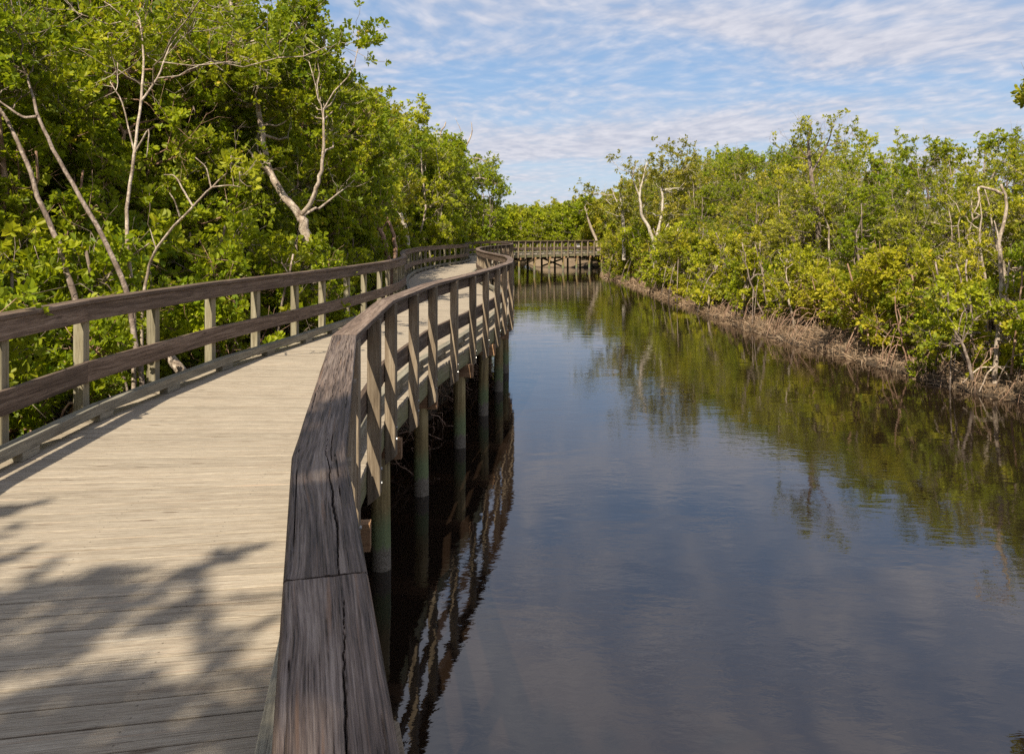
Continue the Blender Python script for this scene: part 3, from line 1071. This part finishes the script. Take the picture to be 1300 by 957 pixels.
def put(kind, x, y, H, name, label, cat, group, H0, wscale=1.0):
    sc = H / H0
    e = stand(name, kind[rg.integers(len(kind))], (x, y, gz1(x, y)), rg.uniform(0, 6.28), (sc * wscale, sc * wscale, sc), label, cat, group)
    return e


TALL = [build_tree(600 + k, H=3.9, spread=1.5, lo=0.4, stems=4, lobes=34, leaf=0.090, per=7, twigs=12, ros=5, bare=.10, props=8,
                   trunk_r=.03, lean=.9, bark=(M_BARKR, M_BARK)[k % 2], mat=(M_LEAF, M_LEAFY, M_LEAF)[k], tone=.52, lobe_r=.5) for k in range(3)]
LG = 'mangroves of the wall behind the mangrove-side railing'
LL = 'dense green mangrove among its like in the leafy wall behind the left railing'
BL = 'low leafy mangrove bush among its like just outside the left railing'
RG = 'mangroves lining the bank across the water'
RLb = 'yellow-green mangrove among its like in the thicket across the water'
BR = 'low rounded mangrove bush among its like along the muddy right bank'
# left: bushes close to the railing, trees farther back, closing in with distance
s = cum[3] + 1.0
while s < cum[26] + 2:
    i0 = min(int(np.searchsorted(cum, s) - 1), len(R) - 2)
    t = i0 + (s - cum[i0]) / (cum[i0 + 1] - cum[i0])
    p_, d_ = resample(offset(WIDE), t)
    nl = np.array((-d_[1], d_[0]))
    near = p_[1] < 15
    q_ = p_ + nl * ((1.45 if near else 1.85) + rg.uniform(-.1, .3))
    put(BUSH[:2], q_[0], q_[1], rg.uniform(1.7, 2.5) if near else rg.uniform(1.9, 2.5), 'mangrove_bush', BL, 'bush', 'bushes along the left railing', 2.0)
    q_ = p_ + nl * (3.9 + rg.uniform(-.3, .3))
    put(TALL, q_[0], q_[1], rg.uniform(3.5, 4.4), 'mangrove_bush', BL, 'bush', 'bushes along the left railing', 3.9)
    q_ = p_ + nl * (2.6 + rg.uniform(-.3, .3))
    put(BUSH[:2], q_[0], q_[1], rg.uniform(2.3, 3.0), 'mangrove_bush', BL, 'bush', 'bushes along the left railing', 2.0)
    s += 1.25 if near else 1.7
s = cum[3]
k = 0
while s < cum[27]:
    i0 = min(int(np.searchsorted(cum, s) - 1), len(R) - 2)
    t = i0 + (s - cum[i0]) / (cum[i0 + 1] - cum[i0])
    p_, d_ = resample(offset(WIDE), t)
    nl = np.array((-d_[1], d_[0]))
    y = p_[1]
    back = 4.7 if y < 13 else (3.4 if y < 18 else 2.3)
    up = float(np.interp(y, [6, 14, 22, 32, 45, 60], [0, 0.2, 0.7, 1.4, 1.9, 2.2]))
    kind, H0 = (NEAR, 7.2) if y < 24 else (MIDL, 7.2)
    q_ = p_ + nl * (back + rg.uniform(-.3, .6))
    put(kind, q_[0], q_[1], rg.uniform(6.4, 7.4) + up * .8, 'mangrove_tree', LL, 'tree', LG, H0)
    q_ = p_ + nl * (back + 2.6 + rg.uniform(-.6, .6)) + d_ * .9
    put(kind, q_[0], q_[1], rg.uniform(7.2, 8.2) + up, 'mangrove_tree', LL, 'tree', LG, H0)
    if k % 2 == 0:
        q_ = p_ + nl * (back + 5.2 + rg.uniform(-.6, .6))
        put(MIDL, q_[0], q_[1], rg.uniform(7.6, 8.8) + up, 'mangrove_tree', LL, 'tree', LG, H0)
    s += 1.9 if y < 24 else 2.3
    k += 1

# right bank
bank = np.array([(15.5, 5), (13.5, 9), (11.6, 12.4), (10.6, 14.6), (10.1, 16.5), (9.8, 18.8), (9.4, 21.7), (9.0, 26.3), (8.9, 35.2), (8.7, 45.6), (8.2, 52), (8.0, 58), (9.2, 64), (11.5, 69)])
bc = np.concatenate([[0], np.cumsum(np.linalg.norm(np.diff(bank, axis=0), axis=1))])
s = 4.0
k = 0
while s < bc[-1]:
    i0 = min(int(np.searchsorted(bc, s) - 1), len(bank) - 2)
    f = (s - bc[i0]) / (bc[i0 + 1] - bc[i0])
    p_ = bank[i0] * (1 - f) + bank[i0 + 1] * f
    d_ = bank[i0 + 1] - bank[i0]; d_ /= np.linalg.norm(d_)
    nr = np.array((d_[1], -d_[0]))
    y = p_[1]
    Ht = float(np.interp(y, [12, 16, 24, 35, 45, 60, 75], [5.7, 5.2, 5.5, 6.4, 7.5, 8.1, 7.8]))
    q_ = p_ + nr * (rg.uniform(-.35, .2) - (0.45 if y < 21 else 0))
    put(BUSH, q_[0], q_[1], rg.uniform(1.7, 2.7) * (1.2 if y > 30 else 1), 'mangrove_bush', BR, 'bush', 'bushes along the right bank', 2.0)
    if k % 1 == 0:
        q_ = p_ + nr * rg.uniform(1.3, 1.9)
        put(MIDR, q_[0], q_[1], Ht * rg.uniform(.62, .82), 'mangrove_tree', RLb, 'tree', RG, 6.4)
        q_ = p_ + nr * rg.uniform(3.2, 4.2)
        put(MIDR, q_[0], q_[1], Ht * rg.uniform(.84, .98), 'mangrove_tree', RLb, 'tree', RG, 6.4)
    if k % 2 == 0:
        q_ = p_ + nr * rg.uniform(5.8, 7.5)
        put(MIDR, q_[0], q_[1], Ht * rg.uniform(.95, 1.08), 'mangrove_tree', RLb, 'tree', RG, 6.4)
    s += 1.7
    k += 1

# background trees closing the view beyond the bridge
for k, (x, y, H) in enumerate([(-6, 70, 6.2), (-3.2, 74, 5.6), (-1.0, 78, 5.2), (-2.6, 82, 5.4), (0.6, 88, 5.4), (3.0, 83, 5.2), (5.6, 81, 5.4), (8.2, 80, 5.8), (1.8, 90, 5.6),
                               (4.4, 88, 5.6), (7.0, 87, 6.2), (10.0, 82, 6.2), (11.5, 77, 6.6), (12.5, 86, 6.6), (9.6, 90, 6.8), (14.5, 80, 7.0), (-4.6, 84, 6.0), (-6.0, 78, 6.4),
                               (-8.4, 84, 6.4), (17, 84, 7.2), (-1.0, 95, 6.0), (5.5, 95, 6.4), (20, 78, 7.2), (12.6, 95, 7.0), (9.0, 75.5, 6.4), (11.5, 72, 7.2), (0.4, 92, 5.8), (2.6, 94, 6.0), (-2.8, 90, 6.0), (7.6, 92, 6.6), (6.2, 84, 5.6), (-4.5, 76, 5.8), (13.8, 74, 7.6), (-1.2, 85, 5.2), (7.2, 76.0, 3.0), (9.4, 74.5, 3.6), (0.2, 83.5, 3.2), (5.4, 79, 3.4), (2.6, 81, 3.2)]):
    put(FAR, x, y, H, 'mangrove_tree', 'bright green mangrove among its like beyond the far bridge', 'tree', 'mangroves beyond the far bridge', 6.0)


for x, y, H in ((-7.0, 18.8, 9.2), (-7.8, 17.0, 9.2), (-8.2, 21.0, 10.0)):
    put(NEAR, x, y, H, 'mangrove_tree', LL, 'tree', LG, 7.2)

# ---- trees one can tell apart
def special(name, label, cat, base_px, paths, lobes, seed, **kw):
    """paths in world coordinates, moved to a base on the ground"""
    bx, by = paths[0][0][0][0], paths[0][0][0][1]
    base = np.array((bx, by, gz1(bx, by)))
    pp = []
    for pts, r0, r1 in paths:
        pp.append((np.asarray(pts) - base, r0, r1))
    lb = [np.asarray(c) - base for c in lobes]
    ms = build_tree(seed, paths=pp, lobe_pts=lb, H=6, lo=4, **kw)
    return stand(name, ms, base, 0.0, 1.0, label, cat)


def around(c, n, sx, sz, seed):
    r = np.random.default_rng(seed)
    return [np.asarray(c) + r.normal(0, 1, 3) * np.array((sx, sx, sz)) for _ in range(n)]


def to_ground(p):
    z = gz1(p[0], p[1])
    return np.array((p[0], p[1], z - .1))


A = [P(98, 380, 9.3), P(82, 340, 9.5), P(72, 300, 9.6), P(52, 262, 9.7), P(38, 215, 9.8), P(18, 170, 10), P(-6, 130, 10.2)]
special('mangrove_tree', 'leftmost thin bare trunk leaning left behind the railing', 'tree', None,
        [([to_ground(A[0] + (0.25, 0, 0))] + A, .038, .02)], around(P(-40, 80, 10.4), 7, .5, .5, 1), 901, bark=M_BARK, bare=.1)
B = [P(168, 390, 8.8), P(152, 345, 9), P(122, 285, 9.1), P(92, 232, 9.2), P(62, 180, 9.3), P(48, 148, 9.4), P(34, 95, 9.8)]
special('mangrove_tree', 'slender grey trunk slanting up to the left, second from the left edge', 'tree', None,
        [([to_ground(B[0] + (.25, 0, 0))] + B, .033, .014), ([B[5], P(28, 150, 9.5), P(-5, 125, 9.6)], .02, .008)], around(P(30, 70, 10), 8, .5, .5, 2), 902, bark=M_BARK, bare=.1)
C_ = [P(170, 385, 9.8), P(166, 350, 9.8), P(160, 300, 9.9), P(162, 250, 10), P(171, 195, 10), P(178, 130, 10.1), P(184, 80, 10.2), P(178, 30, 10.4)]
special('mangrove_tree', 'slim upright pale trunk rising from the railing beside a forked dead branch', 'tree', None,
        [([to_ground(C_[0])] + C_, .030, .010), ([C_[5], P(200, 100, 10.2), P(215, 60, 10.4)], .015, .007), ([C_[4], P(155, 128, 10), P(140, 105, 10)], .011, .005),
         ([C_[4], P(190, 160, 9.9), P(186, 200, 9.9)], .012, .005)], around(P(190, 40, 10.6), 14, .7, .5, 3), 903, bark=M_BARKP, bare=.2)
Dd = [P(180, 385, 9.3), P(188, 340, 9.3), P(198, 315, 9.2), P(222, 285, 9.1), P(245, 262, 9.0), P(268, 238, 9.0), P(288, 220, 9.0)]
special('dead_branch_tree', 'dead pale forked sapling slanting up to the right behind the railing', 'tree', None,
        [([to_ground(Dd[0])] + Dd, .020, .006), ([Dd[4], P(232, 240, 9), P(222, 222, 9), P(208, 222, 9)], .012, .004), ([P(228, 275, 9.1), P(222, 255, 9), P(215, 245, 9)], .010, .004),
         ([Dd[5], P(262, 212, 9), P(248, 200, 9)], .009, .004), ([Dd[5], P(292, 235, 9), P(306, 238, 9)], .008, .003), ([P(198, 315, 9.2), P(190, 290, 9.2)], .008, .004)],
        around(P(303, 220, 9), 2, .12, .12, 4), 904, bark=M_BARKP, twigs=5, ros=3, lobe_r=.25, tone=.75)
E0 = [P(404, 440, 15.2), P(399, 380, 15.2), P(396, 335, 15.2), P(389, 300, 15.2), P(381, 276, 15.2)]
special('mangrove_tree', 'large forked mangrove with pinkish grey bark rising from behind the left railing', 'tree', None,
        [([to_ground(E0[0])] + E0, .12, .09), ([E0[-1], P(362, 250, 15.2), P(345, 225, 15.3), P(337, 195, 15.4), P(332, 160, 15.5), P(322, 110, 15.7), P(305, 60, 15.8), P(292, 5, 16), P(286, -40, 16)], .075, .028),
         ([E0[-1], P(393, 262, 15.1), P(402, 240, 15), P(408, 215, 15), P(412, 180, 15), P(410, 140, 15.2)], .05, .018),
         ([P(345, 225, 15.3), P(325, 205, 15), P(315, 190, 15)], .04, .015), ([P(305, 60, 15.8), P(262, 40, 15.6)], .03, .01)],
        around(P(330, 60, 16), 16, 1.0, .8, 5) + around(P(405, 110, 15.6), 14, .5, .7, 6) + around(P(400, 30, 16), 10, .45, .5, 7), 905, bark=M_BARKP, bare=.15, leaf=.10)
F_ = [P(519, 340, 35), P(518, 315, 35), P(514, 290, 35), P(503, 258, 35), P(497, 235, 35)]
special('mangrove_tree', 'pale bare trunk curving up to the left near the first bend of the railing', 'tree', None,
        [([to_ground(F_[0])] + F_, .13, .09)], around(P(492, 205, 35.2), 6, .8, .6, 8), 906, bark=M_BARKW, leaf=.11)
G_ = [P(496, 350, 22), P(492, 320, 22), P(485, 296, 22), P(480, 290, 22)]
special('broken_stump', 'broken forked stump among branches behind the left railing', 'stump', None,
        [([to_ground(G_[0])] + G_, .09, .05), ([P(500, 345, 21.7), P(503, 315, 21.7), P(497, 290, 21.7), P(492, 275, 21.7)], .07, .03), ([P(496, 330, 22), P(478, 322, 22), P(470, 310, 22)], .03, .015)],
        around(P(480, 250, 22.4), 3, .3, .3, 9), 907, bark=M_BARKR)
Hh = [P(574, 330, 55), P(579, 290, 55), P(577, 250, 55), P(573, 215, 55), P(566, 190, 55), P(558, 172, 55), P(566, 155, 55)]
special('mangrove_tree', 'tallest bare-topped mangrove at the far end of the left wall, leaning toward the water', 'tree', None,
        [([to_ground(Hh[0])] + Hh, .20, .04), ([P(573, 215, 55), P(590, 190, 54), P(600, 168, 54), P(598, 155, 54)], .08, .015), ([P(578, 250, 55), P(602, 225, 54), P(622, 228, 53), P(634, 236, 53)], .09, .015),
         ([P(573, 215, 55), P(600, 200, 54), P(618, 205, 53)], .07, .015), ([P(590, 190, 54), P(585, 165, 54), P(578, 150, 54)], .03, .01)],
        around(P(600, 208, 54), 9, .9, .7, 10) + around(P(620, 233, 53), 6, .5, .4, 11) + around(P(582, 240, 55), 10, 1.4, 1.0, 12) + around(P(598, 265, 54), 10, 1.0, .8, 14), 908,
        bark=M_BARKP, bare=.35, leaf=.16, per=5, twigs=8, lobe_r=.8)
# fallen pale limb seen through the left railing
fl = [P(250, 500, 10.3), P(232, 473, 10.2), P(215, 453, 10.2), P(202, 440, 10.3), P(185, 428, 10.4)]
tm = tubes_mesh('fallen_limb', [(fl, [.075, .07, .065, .05, .03], 9), ([fl[2], P(200, 452, 10), P(188, 446, 9.9)], [.03, .02, .01], 6)], M_BARKP)
tag(link('fallen_limb', tm), 'thick pale fallen limb slanting down behind the left railing', 'branch')

# right bank
R3 = [P(1263, 474, 15.4), P(1266, 430, 15.4), P(1271, 385, 15.4), P(1270, 340, 15.4), P(1268, 305, 15.4), P(1277, 275, 15.4), P(1278, 255, 15.4), P(1271, 234, 15.4)]
propsR = []
for ex, ey in ((1222, 486), (1243, 498), (1287, 494), (1302, 484)):
    propsR.append(([P(1265, 462 + abs(ex - 1262) * .1, 15.4), P((1265 + ex) / 2, (462 + ey) / 2 - 8, 15.3), P(ex, ey, 15.2)], .017, .010))
special('mangrove_tree', 'tall pale bare trunk with a snapped horizontal top branch at the right edge', 'tree', None,
        [([P(1262, 500, 15.4)] + R3, .050, .022), ([P(1271, 246, 15.4), P(1258, 240, 15.4), P(1241, 237, 15.4), P(1244, 255, 15.3), P(1236, 272, 15.3)], .034, .008),
         ([P(1271, 400, 15.4), P(1279, 365, 15.3), P(1281, 330, 15.3)], .032, .012), ([P(1268, 305, 15.4), P(1262, 280, 15.4)], .02, .008),
         ([P(1280, 352, 15.3), P(1298, 342, 15.2), P(1315, 345, 15.2)], .014, .006)] + propsR,
        around(P(1300, 390, 15.2), 3, .3, .3, 20), 910, bark=M_BARKP, bare=.2, lobe_r=.35, twigs=6)
special('mangrove_tree', 'young mangrove leaning left over the bank, beside the tall pale bare trunk', 'tree', None,
        [([P(1234, 482, 15.1), P(1230, 460, 15.1), P(1221, 435, 15.1), P(1208, 412, 15.1), P(1205, 390, 15.1), P(1203, 370, 15.1)], .036, .014),
         ([P(1221, 435, 15.1), P(1238, 405, 15), P(1255, 395, 15)], .014, .006), ([P(1221, 435, 15.1), P(1228, 400, 15), P(1222, 385, 15)], .012, .006)],
        around(P(1205, 385, 15), 5, .25, .25, 21) + around(P(1190, 400, 15), 3, .2, .2, 22) + around(P(1235, 385, 15), 3, .25, .2, 23), 911, bark=M_BARK, mat=M_LEAFY, lobe_r=.3, twigs=7, ros=4)
special('mangrove_sapling', 'thin pinkish sapling standing right of the tall pale bare trunk', 'tree', None,
        [([P(1284, 475, 15.0), P(1287, 440, 15), P(1292, 400, 15), P(1297, 360, 15), P(1299, 330, 15)], .022, .01)], around(P(1302, 330, 15), 3, .2, .2, 24), 912, bark=M_BARKR, lobe_r=.3, twigs=6)
special('mangrove_tree', 'white-barked tree with several spreading stems above the far right bank', 'tree', None,
        [([P(833, 345, 44), P(832, 312, 44), P(824, 290, 44), P(814, 272, 44), P(812, 250, 44), P(817, 225, 44), P(822, 205, 44)], .13, .02),
         ([P(832, 312, 44), P(838, 285, 44), P(842, 258, 44), P(840, 238, 44), P(844, 216, 44)], .11, .02), ([P(832, 310, 44), P(842, 295, 44), P(849, 284, 44)], .08, .02),
         ([P(832, 316, 43.8), P(845, 305, 43.6), P(856, 300, 43.5)], .06, .03), ([P(812, 250, 44), P(802, 225, 44), P(808, 205, 44)], .05, .02)],
        around(P(832, 222, 44), 16, 1.0, .7, 25) + around(P(868, 212, 44.5), 12, .9, .7, 26) + around(P(850, 262, 44.8), 8, .9, .7, 50), 913, bark=M_BARKW, bare=.35, leaf=.13, mat=M_LEAFO, per=5, lobe_r=.7)
special('mangrove_tree', 'thin pale tree left of the white-barked many-stemmed tree', 'tree', None,
        [([P(792, 330, 49), P(792, 290, 49), P(790, 265, 49), P(786, 240, 49), P(790, 222, 49)], .12, .04), ([P(790, 268, 49), P(780, 250, 49), P(776, 238, 49)], .05, .02)],
        around(P(785, 246, 49), 18, 1.1, .7, 27), 914, bark=M_BARKW, bare=.25, leaf=.14, mat=M_LEAFO, per=5, lobe_r=.7)
special('mangrove_tree', 'wispy tall grey-green tree poking above the thicket at centre right', 'tree', None,
        [([P(1040, 330, 27), P(1038, 270, 27), P(1030, 220, 27), P(1025, 185, 27), P(1030, 155, 27)], .10, .02), ([P(1030, 220, 27), P(1050, 185, 27), P(1058, 160, 27)], .04, .012)],
        around(P(1035, 178, 27), 9, .55, .35, 28), 915, bark=M_BARK, bare=.45, leaf=.10, mat=M_LEAFO, per=5, twigs=8, lobe_r=.55)
special('mangrove_tree', 'leaning pale trunk where the far bridge meets the bank', 'tree', None,
        [([P(760, 322, 73), P(757, 305, 73), P(750, 288, 73), P(745, 274, 73), P(742, 262, 73)], .16, .06)], around(P(742, 262, 73), 8, 1.0, .7, 29), 916, bark=M_BARKP, leaf=.17, tone=.6)
special('mangrove_tree', 'tree just outside the right edge whose leafy branch tip hangs over the water', 'tree', None,
        [([(11.6, 12.6, 0.1), (11.2, 12.6, 2.0), (10.4, 12.6, 4.0), (9.4, 12.5, 5.1), (8.7, 12.5, 5.4)], .08, .012), ([(11.2, 12.6, 2.0), (11.8, 12.8, 4.2), (11.6, 12.9, 5.6)], .05, .015)],
        around((8.55, 12.5, 5.35), 4, .16, .16, 51) + around((10.2, 12.7, 4.9), 12, .6, .5, 52) + around((11.6, 12.9, 5.6), 8, .6, .4, 53), 940, mat=M_LEAFY, lobe_r=.3)
for k, (px, y0, y1, d, dxp, lab) in enumerate(((868, 358, 312, 37, -12, 'crooked thin pale trunk at the left end of the muddy bank'),
                                             (947, 385, 330, 27.0, 5, 'slim white trunk in the middle of the right thicket'),
                                             (1003, 400, 350, 24.0, -6, 'thin pale trunk low in the thicket above the bank debris'),
                                             (1133, 440, 400, 18.9, 2, 'thin straight sapling in the dark gap of the right thicket'),
                                             (908, 372, 328, 31, 10, 'whitish trunk leaning right in the thicket'))):
    b = P(px - dxp, y0 + 10, d)
    rk = np.random.default_rng(60 + k)
    jit = lambda q: q + rk.normal(0, .06, 3)
    special('mangrove_tree', lab, 'tree', None, [([to_ground(b), jit(P(px - dxp * .6, y0 - 6, d)), jit(P(px + dxp * .4, y0 * .6 + y1 * .4, d)), jit(P(px + dxp * .1, y0 * .3 + y1 * .7, d)), P(px + dxp, y1, d), P(px + dxp * .6, y1 - 22, d)], .0015 * d, .0006 * d)],
            around(P(px, y1 - 22, d + .2), 5, .35, .3, 40 + k) + around(P(px, y1 + 8, d + .1), 2, .3, .3, 70 + k), 930 + k, bark=M_BARKP, mat=M_LEAFY, lobe_r=.4, twigs=6, bare=.15)

# a tree at the photographer's back left shades the near deck
special('mangrove_tree', 'leafy tree behind the camera whose shade falls on the near deck', 'tree', None,
        [([(-6.0, -5.6, 0.2), (-5.8, -5.4, 3.5), (-5.3, -4.8, 6.5), (-4.7, -4.1, 8.4)], .13, .03), ([(-5.8, -5.4, 3.5), (-4.7, -4.8, 6.5), (-3.5, -4.0, 8.5)], .06, .02)],
        around((-4.7, -3.5, 8.6), 15, .70, .35, 31) + around((-3.5, -4.0, 8.6), 18, .8, .35, 32) + around((-2.4, -3.8, 8.7), 12, .5, .3, 33) + around((-3.7, -4.9, 8.6), 10, .8, .4, 34) + around((-3.7, -4.2, 8.8), 12, .9, .4, 35), 920, leaf=.11, twigs=9, ros=4, lobe_r=.5)

# ------------------------------------------------------------------ debris: dead roots and sticks on the banks (uncountable)
def litter(name, n, region, seed, label, h=(.05, .35), lay=.5, thick=(.003, .008)):
    r = np.random.default_rng(seed)
    x, y = region(r, n)
    z = ground_z(x, y)
    keep = z > -0.12
    x, y, z = x[keep], y[keep], z[keep]
    n = len(x)
    a = r.uniform(0, 6.28, n)
    tilt = np.where(r.random(n) < lay, r.uniform(1.1, 1.55, n), r.uniform(0, .6, n))
    L = r.uniform(h[0], h[1], n)
    d = np.stack([np.sin(tilt) * np.cos(a), np.sin(tilt) * np.sin(a), np.cos(tilt)], 1)
    p0 = np.stack([x, y, z - .02 + (tilt > 1) * r.uniform(0.02, .10, n)], 1)
    p2 = p0 + d * L[:, None]
    p1 = (p0 + p2) / 2 + r.normal(0, .12, (n, 3)) * L[:, None]
    s1 = np.cross(d, np.array((.2, .3, .9))); s1 /= np.linalg.norm(s1, axis=1)[:, None]
    s2 = np.cross(d, s1)
    w_ = r.uniform(thick[0], thick[1], n)[:, None] * (1 + y[:, None] / 40)
    V = []
    for p_, k in ((p0, 1.0), (p1, .8), (p2, .35)):
        for q_ in range(3):
            th = q_ * 2.094
            V.append(p_ + (s1 * math.cos(th) + s2 * math.sin(th)) * w_ * k)
    V = np.stack(V, 1)
    b = (np.arange(n) * 9)[:, None]
    fs = []
    for lv in (0, 3):
        for q_ in range(3):
            q2 = (q_ + 1) % 3
            fs.append(b + np.array([[lv + q_, lv + q2, lv + 3 + q2, lv + 3 + q_]]))
    F = np.concatenate(fs, 1).reshape(-1)
    me = mesh_np(name, V.reshape(-1, 3), F, np.full(n * 6, 4), M_LITTER, {'tone': np.repeat(np.clip(r.normal(.5, .25, n), 0, 1), 6)})
    tag(link(name, me), label, 'roots', kind='stuff')


def bank_region(r, n):
    rp = CH[27:43]
    c = np.concatenate([[0], np.cumsum(np.linalg.norm(np.diff(rp, axis=0), axis=1))])
    s = r.uniform(0, c[-1], n)
    x = np.interp(s, c, rp[:, 0]); y = np.interp(s, c, rp[:, 1])
    return x + np.abs(r.normal(0, 1.0, n)) - 0.15 + r.normal(0, .1, n), y + r.normal(0, .2, n)


def left_region(r, n):
    y = r.uniform(2, 60, n) ** 1.0
    x0 = np.interp(y, R[:26, 1], R[:26, 0])
    return x0 - r.uniform(1.0, 6.0, n), y


litter('root_litter', 26000, bank_region, 1, 'tangle of dry roots and sticks covering the muddy right bank', (.06, .32), .6)
litter('root_litter', 9000, left_region, 2, 'tangle of roots and sticks on the mud beneath the left mangroves', (.08, .5), .45, (.003, .009))
rr_ = np.random.default_rng(8)
tb = []
for k in range(46):
    y = rr_.uniform(4.5, 20); x0 = np.interp(y, R[:26, 1], R[:26, 0])
    b = np.array((x0 - rr_.uniform(.7, 1.3), y, 0.05 + rr_.uniform(0, .5)))
    e = b + np.array((rr_.uniform(.1, .75), rr_.uniform(-.5, .5), -rr_.uniform(.1, .5)))
    tb.append((curve(b, e, rr_, 7, -.3, .12), np.linspace(.012, .004, 7), 4))
    for q_ in range(2):
        s0 = b + (e - b) * rr_.uniform(.2, .7)
        tb.append((curve(s0, s0 + rr_.normal(0, .22, 3), rr_, 5, .1, .1), np.linspace(.006, .003, 5), 3))
tag(link('root_tangle', tubes_mesh('root_tangle', tb, M_BARKR)), 'tangle of thin bare roots hanging into the water under the boardwalk', 'roots', kind='stuff')

# arching prop roots along the near right bank
rr_ = np.random.default_rng(18)
tb = []
for k in range(110):
    y = rr_.uniform(11, 34); x0 = np.interp(y, CH[27:42, 1][::-1], CH[27:42, 0][::-1])
    b = np.array((x0 + rr_.uniform(.45, 1.3), y, rr_.uniform(.45, 1.05)))
    e = np.array((x0 + rr_.uniform(-.22, .5), y + rr_.normal(0, .3), -.05))
    ts = np.linspace(0, 1, 8)[:, None]
    p_ = b * (1 - ts) + e * ts
    p_[:, 2] = b[2] + (e[2] - b[2]) * ts[:, 0] ** 2.2 + .08 * np.sin(ts[:, 0] * 3.14)
    p_[1:-1] += rr_.normal(0, .018, (6, 3))
    r0 = rr_.uniform(.005, .012)
    tb.append((p_, np.linspace(r0, r0 * .7, 8), 5))
tag(link('prop_roots', tubes_mesh('prop_roots', tb, M_BARKR)), 'arching reddish prop roots reaching into the water along the right bank', 'roots', kind='stuff')
